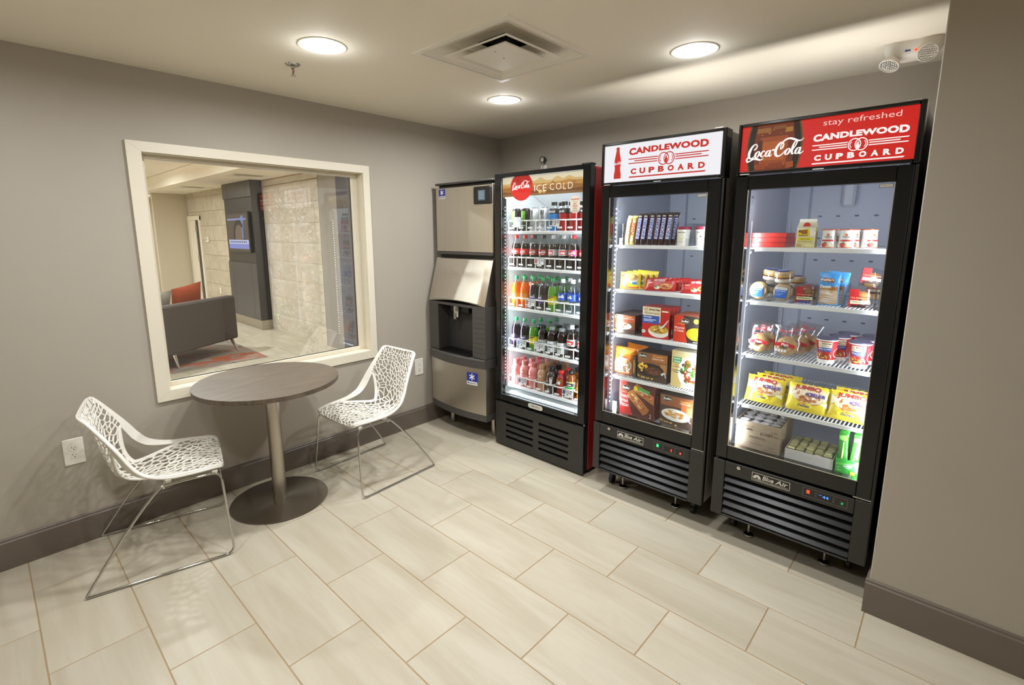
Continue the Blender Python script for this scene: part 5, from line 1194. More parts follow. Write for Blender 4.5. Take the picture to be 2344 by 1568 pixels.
ROWS = [  # front row, then what stands behind it
    (['can_k', 'can_k', 'can_w', 'can_w', 'pow_b', 'pow_r', 'pow_r', 'pow_r'], [None, None, None, None, 'pow_b', 'pow_r', 'pow_r', 'pow_r'], []),
    (['coke', 'coke', 'zero', 'zero', 'diet', 'diet', 'cherry', 'cherry'], [None, 'coke', None, None, 'diet', 'diet', None, 'cherry'], []),
    (['orange', 'orange', 'grape', 'grape', 'citrus', 'lemon', 'lemon', 'lemon'], ['orange', 'orange', 'grape', 'grape', 'citrus', 'lemon', 'lemon', 'lemon'], [None, 'orange', 'grape', 'grape', 'citrus', None, 'lemon', None]),
    (['grape', 'grape', 'citrus', 'tea0', 'tea1', 'tea1', 'diet2', 'diet2'], [None, None, 'grape', 'citrus', 'tea0', 'tea1', 'tea1', 'diet2'], [None, None, None, 'citrus', 'tea1', 'tea0', 'tea1', None]),
    (['pink', 'pink', 'pink', 'choc', 'dark', 'v8', 'green', 'oj'], ['pink', 'pink', 'pink', 'choc', 'dark', 'v8', 'green', 'oj'], [None, 'pink', 'pink', 'choc', 'choc', None, 'green', None]),
]
for si, rows in enumerate(ROWS):
    for ri, row in enumerate(rows):
        for k, key in enumerate(row):
            if not key: continue
            o, desc, cat, h, used = protos[key]; loc = (LANE[k]+.0008*((k*7+ri*3) % 3-1), .2465+.081*ri, SHELF1[si]+.0012)
            lab = f'{desc}, {ORDS[k]} lane from left, {SHN[si]} shelf' if ri == 0 else f'{desc}, {["", "second", "third"][ri]} row of {ORDS[k]} lane, {SHN[si]} shelf'
            rz = .25*math.sin(k*2.3+si*1.7+ri)
            if used: r = dup(o, loc, rz, lab)
            else: o.location = loc; o.rotation_euler = (0, 0, rz); tag(o, lab, cat); protos[key][4] = True; r = o
            r['group'] = f'drinks on the {SHN[si]} shelf of the soda cooler'

# ================================================================ packaged food
def carton(name, w_, d, h, mats, art, ang=0):
    """box: mats = front, side, top"""
    mb = MB(); mb.box(-w_/2, w_/2, 0, d, 0, h, mats[1], .0012); o = mb.build(name, smooth=False)
    A = art or Art(); A.rect(-w_/2+.001, .001, w_/2-.001, h-.001, mats[0], 0)
    A.it = [([(max(-w_/2+.001, min(w_/2-.001, a)), max(.001, min(h-.001, b))) for a, b in v], f, c, L) for v, f, c, L in A.it]   # print ends at the edges
    mb = MB(); A.lay(mb, on_front(0)); mb.build('front_print', o, smooth=False)
    if mats[2] is not mats[1]: mb = MB(); mb.box(-w_/2+.001, w_/2-.001, .001, d-.001, h+.0002, h+.0006, mats[2]); mb.build('top_flap', o, smooth=False)
    return o
def put(o, loc, label, cat, group=None, rz=0., M=None):
    if M is not None: o.matrix_world = M
    else: o.location = loc; o.rotation_euler = (0, 0, rz)
    return tag(o, label, cat, group)
def TRM(loc, rx=0, ry=0, rz=0): return Matrix.Translation(loc) @ Matrix.Rotation(rz, 4, 'Z') @ Matrix.Rotation(ry, 4, 'Y') @ Matrix.Rotation(rx, 4, 'X')
def pouch(name, w_, h, t, m, art, seed=1, crimp=.010, back=None, amp=.0025, dz=.0004, d0=.0009, nx=14, nz=14, low=0.):
    """sealed bag standing on its lower edge; bulging, crinkled, with flat crimped ends"""
    r = random.Random(seed); off = Vector((r.uniform(0, 9), r.uniform(0, 9), 0))
    def T(a, b):
        u = 2*a/w_; v = 2*b/h-1; e = max(0., 1-max(0, (abs(v)*h/2-(h/2-crimp)))/crimp*1.0) if abs(v)*h/2 > h/2-crimp else 1.
        g = max(0, 1-abs(u)**2.6)**.55*max(0, 1-(abs(v)*1.02)**3)**.55
        k = noise.noise(Vector((a*38, b*38, 0))+off)*amp*(.4+g)
        return t/2*g*(1-.35*low*v)+.0006+k*min(1, 4*g+.15)
    mb = MB()
    for s, mm in ((-1, m), (1, back or m)):
        vs = [(w_*(i/nx-.5)*(1-.03*math.sin(PI*j/nz)), s*max(.0004, T(w_*(i/nx-.5), h*j/nz)), h*j/nz+(.0018*(-1)**i if j in (nz,) else 0)) for j in range(nz+1) for i in range(nx+1)]
        fs = [(j*(nx+1)+i, j*(nx+1)+i+1, (j+1)*(nx+1)+i+1, (j+1)*(nx+1)+i) for j in range(nz) for i in range(nx)]
        mb.add(vs, fs if s < 0 else [tuple(reversed(f)) for f in fs], mm)
    o = mb.build(name, ang=70)
    if art:
        bm_ = MB(); art.lay(bm_, lambda a, b, d: (a*(1-.03*math.sin(PI*b/h)), -max(.0004, T(a, b))-d, b), dz=dz, d0=d0); p = bm_.build('front_print', o, smooth=False)
    return o
Z1, Z2, Z3, Z4, ZF = 1.5142, 1.2582, .9932, .7362, .4985     # where things rest on the shelf wires
# ---- freezer, top shelf: bars, pints, acrylic dividers
def bar(name, w_, h, m, art, endm):
    mb = MB(); n = 8
    for s in (-1, 1):
        vs = []
        for j in range(11):
            for i in range(n+1):
                u = 2*i/n-1; v = 2*j/10-1; g = max(0, 1-u**4)**.5*max(0, 1-abs(v)**8)**.5
                vs.append((u*w_/2, s*(.0006+.0085*g), h*j/10))
        fs = [(j*(n+1)+i, j*(n+1)+i+1, (j+1)*(n+1)+i+1, (j+1)*(n+1)+i) for j in range(10) for i in range(n)]
        mb.add(vs, fs if s < 0 else [tuple(reversed(f)) for f in fs], m)
    mb.box(-w_/2, w_/2, -.0008, .0008, h-.001, h+.009, endm); mb.box(-w_/2, w_/2, -.0008, .0008, 0, .004, endm)
    o = mb.build(name, ang=60); mb = MB(); art.lay(mb, on_front(-.0093)); mb.build('wrapper_print', o, smooth=False); return o
def vtext(A, s, x, z, w_, h, c, L=2, bold=.03, shear=.2): A.text(s, x, z, w_, h, c, L, bold, shear, 1., 0., PI/2)
A = Art(); A.rect(-.0115, .030, .0115, .150, '2b3f88', 1); A.rect(-.0098, .034, .0098, .146, 'dcdce2', 1.5); vtext(A, 'SNICKERS', .0088, .038, .104, .0176, '23409c', 3); A.rect(-.0125, .028, -.0115, .152, 'b8322a', 2); A.rect(-.01, .154, .008, .162, 'b8b0a8', 1)
sn = bar('candy_bar', .031, .168, mat('brown_wrapper', '3a231c', .3, .1, nz=.1), A, mat('brown_wrapper_end', '2c1a16', .4, .2))
A = Art(); vtext(A, 'TWIX', .010, .05, .080, .019, 'd02a20', 3); A.rect(-.014, .03, -.011, .15, '6a3a18', 1); A.ell(0, .145, .007, .008, '7aa83a', 1); A.rect(-.01, .02, .008, .034, 'e8dcb8', 1)
tw = bar('candy_bar', .029, .155, mat('gold_wrapper', 'cdb068', .3, .35, nz=.1), A, mat('gold_wrapper_end', 'b89a50', .35, .4))
G = 'ice cream bars on the freezer top shelf'
put(tw, None, 'gold wrapped ice cream bar standing at the left end of the freezer top shelf', 'candy bar', G, M=TRM((1.040, .150, Z1), -.10, .07))
dup(tw, None, None, 'gold wrapped ice cream bar, second from the left on the freezer top shelf', M=TRM((1.072, .148, Z1), -.10, .07))
xs = [1.107, 1.141, 1.181, 1.216, 1.250, 1.285]
for i, x in enumerate(xs):
    lab = f'brown wrapped candy bar standing upright, {ORDS[i]} brown bar from the left, freezer top shelf'
    M = TRM((x, .146+(.006 if i == 3 else 0), Z1), -.10, .07)
    if i == 0: put(sn, None, lab, 'candy bar', G, M=M)
    else: dup(sn, None, None, lab, M=M)
for i, (x, y) in enumerate(((1.122, .176), (1.160, .177), (1.200, .178), (1.267, .176), (1.305, .174))):
    dup(sn, None, None, f'brown wrapped candy bar in the row behind, {ORDS[i]} from the left, freezer top shelf', M=TRM((x, y, Z1), -.10, .07))
def pint(fl):
    mb = MB(); mb.lathe([(0, .003), (.029, .003), (.0295, 0), (.031, 0), (.0365, .088), (0, .088)], mat('cream_carton', 'e9e2d2', .4), 26); o = mb.build('ice_cream_tub')
    mb = MB(); mb.lathe([(.0372, .085), (.0385, .086), (.0385, .099), (.036, .1005), (.034, .0985), (0, .0985)], mat('burgundy_lid', '8a2438', .35), 26); mb.build('lid', o)
    A = Art(); A.text('H\u00e4agen-Dazs', -.019, .066, .038, .008, '5a2430', 1, .01); A.text('VANILLA' if fl == 0 else 'CHOCOLATE', -.013, .018, .026, .005, '8a7a5a', 1)
    if fl == 0: A.ell(0, .042, .012, .010, 'ead9a8', 1); A.ell(.004, .045, .008, .006, 'f3ecd0', 2)
    else: A.poly([(-.016, .036), (.0, .052), (.018, .044), (.012, .032)], '3f251c', 1); A.poly([(-.006, .046), (.004, .056), (.012, .048)], '5a382a', 2)
    mb = MB(); A.lay(mb, lambda a, b, d: ((.031+.0055*b/.088+d+.0003)*math.sin(a/.034), -(.031+.0055*b/.088+d+.0003)*math.cos(a/.034), b)); mb.build('label_print', o, smooth=False); return o
put(pint(0), (1.362, .180, Z1), 'cream ice cream pint with burgundy lid beside the candy bars', 'ice cream tub', 'pints on the freezer top shelf')
put(pint(1), (1.467, .172, Z1), 'cream ice cream pint with chocolate picture at the right end, freezer top shelf', 'ice cream tub', 'pints on the freezer top shelf')
def divider(loc, w_, h, label, d=.30):
    """clear shelf organiser: floor strip, two side walls and a low front lip"""
    mb = MB(); t = .0018
    mb.box(-w_/2, -w_/2+t, 0, d, .001, h, M_ACRYL); mb.box(w_/2-t, w_/2, 0, d, .001, h, M_ACRYL); mb.box(-w_/2, w_/2, 0, d, 0, .001, M_ACRYL); mb.box(-w_/2+t, w_/2-t, 0, t, .001, h*.32, M_ACRYL)
    return put(mb.build('shelf_divider', smooth=False), loc, label, 'shelf divider', 'clear shelf dividers')
divider((1.008, .125, Z1), .036, .120, 'clear acrylic divider at the left end of the freezer top shelf')
divider((1.413, .125, Z1), .036, .116, 'clear acrylic divider between the two ice cream pints')
# ---- freezer, second shelf: cookie sandwiches and sleeves
CK = ['b58a52', '9c7040', 'd8b478', '7a5230', 'e2c690']
A = Art(); A.ell(.016, .060, .040, .026, 'efe6d4', 1); A.ell(.016, .066, .039, .020, 'c39a62', 2); A.food(.016, .066, .036, .018, CK, 18, 2.2, 4, .14); A.rect(-.056, .070, -.030, .080, 'c8402a', 2); A.rect(-.058, .016, -.012, .022, 'c8402a', 2); A.rect(-.060, .028, -.035, .045, 'e88a4a', 1); A.rect(.02, .026, .05, .040, '4f8fc8', 2); A.rect(-.06, .004, .06, .012, 'e4622a', 1)
yp = pouch('ice_cream_sandwich', .132, .098, .030, mat('yellow_wrapper', 'ecd243', .3, nz=.08), sub(A), 2)
G = 'yellow cookie sandwich packs in the freezer'
put(yp, None, 'yellow cookie sandwich pack in front at the left end of the freezer second shelf', 'ice cream sandwich', G, M=TRM((1.072, .150, Z2), -.12, -.03))
for i, (x, y, z, ry) in enumerate(((1.086, .192, .003, .03), (1.098, .232, .003, .05), (1.110, .272, .003, .06), (1.095, .312, .003, .02))):
    dup(yp, None, None, f'yellow cookie sandwich pack leaning behind, {ORDS[i+1]} from the front, freezer second shelf', M=TRM((x, y, Z2+z), -.14, ry))
A = Art(); A.text('HOT POCKETS', -.035, .052, .066, .013, 'f4ece4', 3, .03, .15); A.rect(-.068, .040, -.04, .044, 'f0c8a0', 3); A.ell(.040, .024, .036, .016, 'd8a04a', 1); A.food(.040, .024, .03, .012, ['e2b050', '9a3a20', 'f0d080', 'b86a30'], 14, 1.2, 5, .22); A.ell(-.012, .016, .018, .009, 'f2ead8', 1); A.ell(-.02, .020, .008, .005, '4f8a34', 2); A.rect(-.086, .05, -.045, .06, '8a1a18', 2)
hp = pouch('sandwich_sleeve', .184, .070, .028, mat('red_wrapper', 'b3201e', .32, nz=.1), sub(A), 6)
G = 'red sandwich sleeves in the freezer'
k = 0
for bx_, n_ in ((1.252, 4), (1.462, 4)):
    for i in range(n_):
        lab = f'red frozen sandwich sleeve, {ORDS[i]} from the front of the {"left" if bx_ < 1.4 else "right"} stack, freezer second shelf'
        M = TRM((bx_+(.008 if bx_ < 1.4 else .001)*i,   .156+.041*i, Z2+.001*i), -.35, -.03)
        if k == 0: put(hp, None, lab, 'frozen sandwich', G, M=M)
        else: dup(hp, None, None, lab, M=M)
        k += 1
# ---- freezer, third shelf: dinner boxes
def oval_brand(A, cx, cz, w_, h, word='Stouffers'):
    A.ell(cx, cz, w_/2, h/2, 'b89a62', 3, 28); A.ell(cx, cz, w_/2-.0015, h/2-.0015, '1d1a19', 3.3, 28); A.text(word, cx-w_*.38, cz-h*.22, w_*.76, h*.46, 'f4efe6', 4, .02, .25)
BRN = mat('brown_carton', '4a352b', .4, nz=.1); BRND = mat('brown_carton_side', '3d2d27', .45, nz=.12); REDC = mat('red_carton', 'c2261f', .38); REDS = mat('red_carton_side', '9c3330', .45)
A = Art(); A.rect(-.07, .070, .07, .11, '9a4a2a', .5); A.rect(-.07, .03, .07, .075, '7c4a30', .4); oval_brand(A, -.045, .096, .046, .022); A.text('CLASSICS', .012, .098, .04, .007, 'f0b060', 2, .02); A.text('LASAGNA WITH MEAT', .0, .088, .062, .006, 'f2e6da', 2); A.ell(-.002, .046, .052, .020, 'e9e2d4', 1); A.food(-.002, .048, .044, .017, ['c8502c', 'e0a070', 'b03a20', 'f0dcb8', 'd8804a'], 26, 1.3, 6, .22); A.text('9g', -.066, .008, .014, .016, 'e8c858', 2, .02); A.text('350 cal', -.048, .008, .044, .010, 'e8c858', 2, .02)
l1 = carton('frozen_dinner_box', .144, .035, .113, (BRN, BRND, BRND), A); G = 'brown dinner boxes at the left of the freezer third shelf'
for i in range(6):
    lab = f'short brown frozen dinner box with noodle picture, {ORDS[i]} from the front, freezer third shelf'
    if i == 0: put(l1, (1.051, .136, Z3), lab, 'frozen meal', G)
    else: dup(l1, (1.051+.002*i, .136+.038*i, Z3), 0, lab)
A = Art(); A.rect(-.079, .092, .030, .176, 'ead9b4', .5); A.rect(-.079, .082, .024, .128, '3a5aa8', 1); A.ring(-.058, .160, .011, .002, '8a5a3a', 2); A.text('JD', -.064, .155, .012, .010, 'b83a2a', 3, .03); A.text('Jimmy Dean', -.040, .153, .066, .016, '2c2a28', 2, .03); A.text('BREAKFAST BOWL', -.068, .136, .092, .009, '6a5a4a', 2, .01); A.text('Sausage', -.070, .112, .048, .014, 'f0ece4', 2, .01); A.rect(-.070, .102, .005, .106, 'd8dcec', 2); A.rect(-.070, .094, -.014, .098, 'd8dcec', 2); A.rect(.036, .153, .074, .161, 'f4e4c8', 2)
A.ell(.022, .040, .062, .034, 'e9e4d6', 1.5, 30); A.ell(.022, .052, .056, .024, 'c9a04a', 2, 26); A.food(.022, .058, .05, .026, ['f0cc3c', 'e8b830', 'd89a28', '8a5a34', 'f4dc6a', 'a06a3a'], 46, 2.2, 3, .17); A.strip([(.030, .062, .012), (.052, .076, .009), (.078, .112, .004)], 'd9d6d2', 8.5); A.ell(-.070, .033, .014, .010, 'f0e6d0', 2); A.text('22g', -.078, .029, .015, .008, '4a3a2a', 3)
jd = carton('frozen_breakfast_box', .160, .04, .178, (REDC, REDS, REDS), A); G = 'red breakfast bowl boxes in the freezer'
for i in range(3):
    lab = f'tall red breakfast bowl box with blue panel, {ORDS[i]} from the front, freezer third shelf'
    if i == 0: put(jd, (1.246, .136, Z3), lab, 'frozen meal', G)
    else: dup(jd, (1.246+.004*i, .136+.044*i, Z3), 0, lab)
A = Art(); A.poly([(-.078, .001), (-.078, .146), (-.026, .146), (-.015, .09), (.0, .001)], 'c93a24', .5); oval_brand(A, -.018, .118, .050, .028); A.text('Macaroni', -.072, .074, .054, .013, 'f4e0d4', 2, .01); A.text('& Cheese', -.072, .058, .050, .013, 'f4e0d4', 2, .01); A.text('Satisfying', -.060, .098, .040, .007, 'f0c070', 2); A.ell(.044, .122, .014, .013, 'b8cc3c', 2); A.rect(.060, .108, .079, .136, 'f0a020', 2); A.rect(.064, .114, .079, .126, 'f4f0e0', 3); A.ell(.046, .046, .056, .040, '2c2a28', 1, 30); A.ell(.046, .052, .052, .034, 'e0a81c', 1.5, 28); A.food(.046, .054, .046, .032, ['f4cc34', 'f0bc20', 'f8de6a', 'e0a018'], 48, 1.8, 9, .15); A.rect(.034, .006, .058, .010, 'd8d0c0', 2)
mc = carton('frozen_dinner_box', .158, .04, .147, (mat('charcoal_carton', '342c29', .4), BRND, mat('rust_flap', 'a8563a', .45)), A); G = 'macaroni boxes in the freezer'
for i in range(4):
    lab = f'dark and red macaroni and cheese box, {ORDS[i]} from the front, freezer third shelf'
    if i == 0: put(mc, (1.433, .136, Z3), lab, 'frozen meal', G)
    else: dup(mc, (1.433, .136+.043*i, Z3), 0, lab)
divider((1.145, .125, Z3), .034, .045, 'low clear acrylic divider beside the red breakfast box')
# ---- freezer, fourth shelf
A = Art(); A.ell(0, .062, .058, .046, 'e2d6c4', 1, 26); A.food(0, .062, .05, .040, ['f4ecdc', 'd8b48a', 'efe2cc', 'c89a6a', 'fbf6ec'], 34, 1.4, 4, .22); A.text('Tyson', -.038, .098, .062, .022, 'c83020', 9, .03, .1); A.text('crispy', -.054, .014, .048, .016, 'f6efe2', 9, .03); A.text('strips', .002, .014, .046, .016, 'f6efe2', 9, .03); A.poly([(-.06, .164), (.06, .150), (.062, .128), (-.06, .134)], 'f0a030', .6)
bg = pouch('chicken_bag', .142, .165, .075, mat('orange_wrapper', 'd97a2a', .28, nz=.12, scale=30), sub(A), 12, .014, amp=.006, low=.8)
put(bg, None, 'orange bag of frozen chicken strips on the freezer fourth shelf', 'food bag', None, M=TRM((1.048, .172, Z4), -.05))
o = pouch('chicken_bag', .142, .165, .07, mat('orange_wrapper', 'd97a2a'), None, 15, .014, amp=.006); put(o, None, 'second orange bag of frozen chicken lying behind the front one', 'food bag', None, M=TRM((1.055, .268, Z4+.006), -.2, .05))
mb = MB(); mb.box(-.011, .011, 0, .09, 0, .125, mat('black_carton', '27231f', .4), .001); A = Art(); A.rect(-.005, .02, -.001, .105, 'd8b45a', 1); A.rect(.002, .03, .005, .09, 'b8904a', 1); A.lay(mb, on_front(0)); put(mb.build('slim_box', smooth=False), (1.122, .150, Z4), 'slim dark carton standing beside the orange chicken bag', 'food box')
A = Art(); A.rect(-.09, .10, .09, .166, '8a5a34', .5); A.rect(-.0, .12, .09, .166, 'a8683a', .7); A.rect(.05, .06, .09, .11, 'b07a4a', .6); oval_brand(A, -.058, .146, .062, .030); A.text('CLASSICS', .006, .146, .06, .010, 'f0b048', 2, .02); A.text('SALISBURY STEAK', .000, .132, .07, .008, 'f6ece0', 2, .01)
A.ell(-.008, .066, .082, .040, '2b211d', 1, 30); A.food(-.055, .078, .034, .030, ['f0bc3c', 'e8a828', 'f6d46a'], 26, 1.5, 2, .2); A.ell(.012, .062, .054, .026, '5a3423', 4.5, 26); A.food(.012, .064, .05, .022, ['6a4030', '7c4e3a', '4a2a1e', '8a5a44'], 30, 5, 8, .17); A.strip([(.06, .05, .014), (.078, .062, .008), (.086, .036, .004)], 'e0dcd6', 9); A.text('9g', -.088, .012, .016, .018, 'e8c858', 2, .02); A.text('380 cal', -.066, .012, .052, .011, 'e8c858', 2, .02); A.ell(.004, .016, .006, .006, 'd8b048', 2, 12)
st = carton('frozen_dinner_box', .181, .04, .166, (BRN, BRND, BRND), A); G = 'steak dinner boxes in the freezer'
for i in range(3):
    lab = f'brown steak dinner box with oval emblem, {ORDS[i]} from the front, freezer fourth shelf'
    if i == 0: put(st, (1.239, .136, Z4), lab, 'frozen meal', G)
    else: dup(st, (1.239, .136+.043*i, Z4), 0, lab)
A = Art(); A.rect(-.078, .001, -.018, .206, 'd9bd7c', .5); A.poly([(-.078, .16), (-.05, .195), (-.02, .206), (.076, .206), (.076, .19), (-.018, .17)], 'd8c894', .6); A.rect(-.070, .138, -.022, .172, '3f9a58', 1); A.text('Healthy', -.066, .156, .040, .012, 'f4f4ec', 2, .02); A.text('Choice', -.064, .142, .036, .012, 'f4f4ec', 2, .02); A.text('CAFE', -.060, .124, .022, .008, 'a08038', 2, .01); A.text('STEAMERS', -.068, .112, .044, .008, 'a08038', 2, .01); A.text('Sweet Sesame', -.072, .094, .048, .008, '4a3c24', 2, .01); A.text('Chicken', -.066, .082, .034, .008, '4a3c24', 2, .01)
A.ell(.034, .092, .074, .088, 'f0efea', 1, 34); A.ell(.034, .092, .066, .079, 'fbfaf6', 1.4, 34); A.food(.030, .094, .062, .080, ['f2ece0', '8a4428', '4f8a34', 'd8782c', '6a2f1e', 'f6f1e8', '3f7a2a', 'b05a34'], 90, 1.8, 21, .12)
hc = carton('frozen_dinner_box', .156, .05, .208, (mat('cream_carton2', 'e6dcc0', .4), mat('cream_carton_side', 'd8ceb4', .45), mat('cream_carton_side', 'd8ceb4')), A)
put(hc, (1.432, .136, Z4), 'tall cream meal box with green square and salad plate, freezer fourth shelf', 'frozen meal', 'tall cream meal boxes'); dup(hc, (1.434, .192, Z4), 0, 'tall cream meal box standing behind the front one, freezer fourth shelf')
divider((1.137, .125, Z4), .020, .115, 'clear acrylic divider between the orange bag and the steak dinner box', .2)
# ---- freezer floor
A = Art(); A.poly([(-.112, .001), (-.112, .208), (-.088, .208), (-.02, .001)], 'b8322a', .5); A.poly([(-.112, .208), (-.06, .208), (-.06, .14), (-.1, .18)], 'b8322a', .4); oval_brand(A, -.068, .168, .055, .034); A.text('French', -.104, .106, .058, .022, 'f2dcd2', 3, .005); A.text('Bread', -.104, .078, .052, .022, 'f2dcd2', 3, .005); A.text('Pizzas', -.104, .052, .056, .022, 'f2dcd2', 3, .005); A.text('Celebrating', -.1, .136, .05, .008, 'f0c080', 3)
for cx, cz, a, sd_ in ((.012, .092, -.75, 3), (.058, .152, -.42, 7)):
    c, s = math.cos(a), math.sin(a)
    def rotp(pts): return [(cx+x*c-y*s, cz+x*s+y*c) for x, y in pts]
    A.poly(rotp([(-.075, -.028), (.075, -.028), (.082, 0), (.075, .028), (-.075, .028), (-.082, 0)]), 'b5763a', 1+.1*sd_); B = Art(); B.food(0, 0, .074, .024, ['e8c890', 'c8502c', 'f0dcb0', 'a83a24', 'dca868'], 50, 0, sd_, .13)
    for v, f, cc, L in B.it: A.it.append((rotp(v), f, cc, 1.2+.1*sd_+L*.4))
A.ell(-.004, .176, .013, .016, 'e8c83a', 6); A.poly([(.010, .168), (.082, .150), (.086, .174), (.014, .190)], '5aa04a', 6); A.text('REAL CHEESE', .022, .162, .052, .008, 'f0f4e4', 7, .01, 0, 1, 0, -.24); A.text('2', .088, .014, .012, .024, 'e8dcd0', 6)
pz = carton('frozen_pizza_box', .226, .035, .210, (mat('maroon_carton', '5a2620', .4), REDS, mat('maroon_flap', '6a3a34', .45)), A); G = 'bread pizza boxes in the freezer'
for i in range(6):
    lab = f'maroon bread pizza box, {ORDS[i]} from the front, freezer floor'
    if i == 0: put(pz, (1.150, .136, ZF), lab, 'frozen meal', G)
    else: dup(pz, (1.150+.002*i, .136+.039*i, ZF), 0, lab)
A = Art(); A.rect(-.093, .12, .093, .18, '8a5030', .5); A.rect(.03, .09, .093, .16, 'c2683a', .7); A.rect(.06, .08, .093, .13, 'd88a5a', .8); oval_brand(A, -.052, .160, .064, .032); A.text('CLASSICS', .024, .156, .054, .009, 'f0b048', 2, .02); A.text('CHICKEN PARMESAN', .020, .144, .06, .007, 'f6ece0', 2, .01); A.ell(.0, .072, .084, .036, 'ece4d6', 1, 32); A.food(-.01, .078, .07, .026, ['c88a3a', 'e0a84c', 'a8602a', 'd89a48', 'e8c070'], 44, 1.4, 13, .17); A.food(.0, .094, .03, .012, ['f6f0e2', 'fbf8f0'], 10, 7.5, 5, .3); A.strip([(.05, .07, .012), (.07, .064, .008), (.088, .046, .004)], 'e8e4de', 9.5); A.text('15g', -.092, .018, .020, .016, 'e8c858', 2, .02); A.text('310 cal', -.068, .018, .05, .010, 'e8c858', 2, .02); A.ell(.004, .014, .006, .006, 'd8b048', 2, 12)
pm = carton('frozen_dinner_box', .187, .04, .187, (BRN, BRND, mat('dark_flap', '382a26', .5)), A); G = 'chicken dinner boxes in the freezer'
for i in range(4):
    lab = f'brown chicken dinner box with white plate, {ORDS[i]} from the front, freezer floor'
    if i == 0: put(pm, (1.395, .136, ZF), lab, 'frozen meal', G)
    else: dup(pm, (1.395, .136+.043*i, ZF), 0, lab)
divider((1.018, .125, ZF), .030, .120, 'clear acrylic divider at the left end of the freezer floor')
mb = MB(); mb.box(-.014, .014, 0, .0012, 0, .07, M_WHITE); A = Art(); A.rect(-.010, .03, .010, .034, 'b8b4aa', 0); A.lay(mb, on_front(0)); put(mb.build('price_card', smooth=False), (1.016, .1217, ZF), 'small white price card on the divider at the freezer floor', 'card')

# ================================================================ right hand cooler
# ---- top shelf
RB = mat('red_flat_box', 'c4352f', .35); rb = carton('flat_red_box', .148, .19, .0215, (RB, RB, mat('red_box_top', 'b03a38', .4)), None); G = 'flat red boxes on the right cooler top shelf'
for i in range(3):
    lab = f'flat red carton, {["bottom", "middle", "topmost"][i]} of the stack on the right cooler top shelf'
    z = Z1+.0225*i
    if i == 0: put(rb, (1.790, .132, z), lab, 'food box', G)
    else: dup(rb, (1.790+.001*i, .132+.004*i, z), .03*(i-1), lab)
EG = mat('egg_carton_board', 'd8c98c', .4, nz=.05)
mb = MB(); mb.box(-.036, .036, 0, .072, 0, .092, EG, .002)
mb.convex([(-.036, 0, .092), (.036, 0, .092), (.036, .072, .092), (-.036, .072, .092), (-.034, .033, .116), (.034, .033, .116), (.034, .039, .116), (-.034, .039, .116)], [(0, 1, 2, 3), (4, 5, 6, 7), (0, 1, 5, 4), (2, 3, 7, 6), (1, 2, 6, 5), (0, 3, 7, 4)], mat('egg_carton_top', 'ddd5b0', .4))
mb.box(-.034, .034, .034, .038, .116, .129, M_WHITE); eg = mb.build('egg_carton', smooth=False)
A = Art(); A.rect(-.035, .05, .035, .091, 'e4dcc2', .5); A.poly([(-.032, .052), (-.034, .078), (.014, .086), (.018, .054)], 'e6cf22', 1); A.text('egg', -.029, .062, .036, .018, '8a2a2a', 3, .03); A.text('beaters', -.026, .052, .036, .009, '8a2a2a', 3, .02); A.rect(-.029, .034, .026, .045, 'e9da1e', 1); A.text('ORIGINAL', -.022, .0365, .042, .006, '6a4a1c', 2, .01); A.text('CHOLESTEROL FREE', -.03, .026, .056, .004, '7a6a3a', 1); A.ell(.016, .012, .016, .006, 'e6dca0', 1); A.rect(-.034, .006, -.012, .010, '8a7a4a', 1); A.rect(-.034, .014, -.016, .017, '8a7a4a', 1); A.ell(.008, .072, .02, .012, 'efe8d4', .7); A.ell(.026, .064, .012, .010, 'efe8d4', .8)
mb = MB(); A.lay(mb, on_front(0)); mb.build('front_print', eg, smooth=False)
Mx = Matrix.Translation((0, .014, .1015)) @ Matrix.Rotation(math.atan2(.024, .033)+PI/2, 4, 'X')
mb = MB(); mb.lathe([(.014, -.001), (.0145, 0), (.0145, .009), (.013, .0105), (0, .0105)], RC, 20, M=Mx); mb.build('cap', eg)
put(eg, (1.945, .134, Z1), 'yellow egg carton with red cap on the right cooler top shelf', 'carton', None, .04)
def yogurt():
    mb = MB(); mb.lathe([(0, .002), (.028, 0), (.0300, .003), (.0295, .012), (.026, .074), (.0285, .076), (.0285, .078)], mat('white_cup', 'f0ece6', .35), 26); o = mb.build('yogurt_cup')
    mb = MB(); mb.lathe([(.0285, .0782), (.0295, .079), (.0285, .082), (.02, .0835), (0, .083)], mat('orange_foil', 'd2603a', .25, .4), 26); mb.build('foil_lid', o)
    A = Art()
    for k in range(8): a = PI*k/4; A.poly([(.0+.002*math.cos(a+1.4), .058+.002*math.sin(a+1.4)), (.009*math.cos(a), .058+.009*math.sin(a)), (.002*math.cos(a-1.4), .058+.002*math.sin(a-1.4))], 'dd6a2a', 1)
    A.text('Yoplait', -.015, .044, .030, .009, '4a4a48', 2, .01, .2); A.text('Original', -.004, .038, .02, .005, 'b84a3a', 2); A.rect(-.024, .030, .022, .037, 'c23a34', 1, 5); A.ell(-.012, .015, .011, .010, 'c2302a', 2); A.ell(.008, .014, .013, .010, 'e4d2a0', 1); A.ell(-.008, .024, .004, .003, '4a8a34', 3, 8); A.rect(-.026, .002, .024, .005, 'c24a40', 1, 5)
    mb = MB(); A.lay(mb, lambda a, b, d: ((.0300-.004*b/.078+d+.0004)*math.sin(a/.028), -(.0300-.004*b/.078+d+.0004)*math.cos(a/.028), b)); mb.build('label_print', o, smooth=False); return o
yo = yogurt(); G = 'yogurt cups on the right cooler top shelf'
put(yo, (2.030, .172, Z1), 'white yogurt cup with orange foil beside the egg carton', 'yogurt', G)
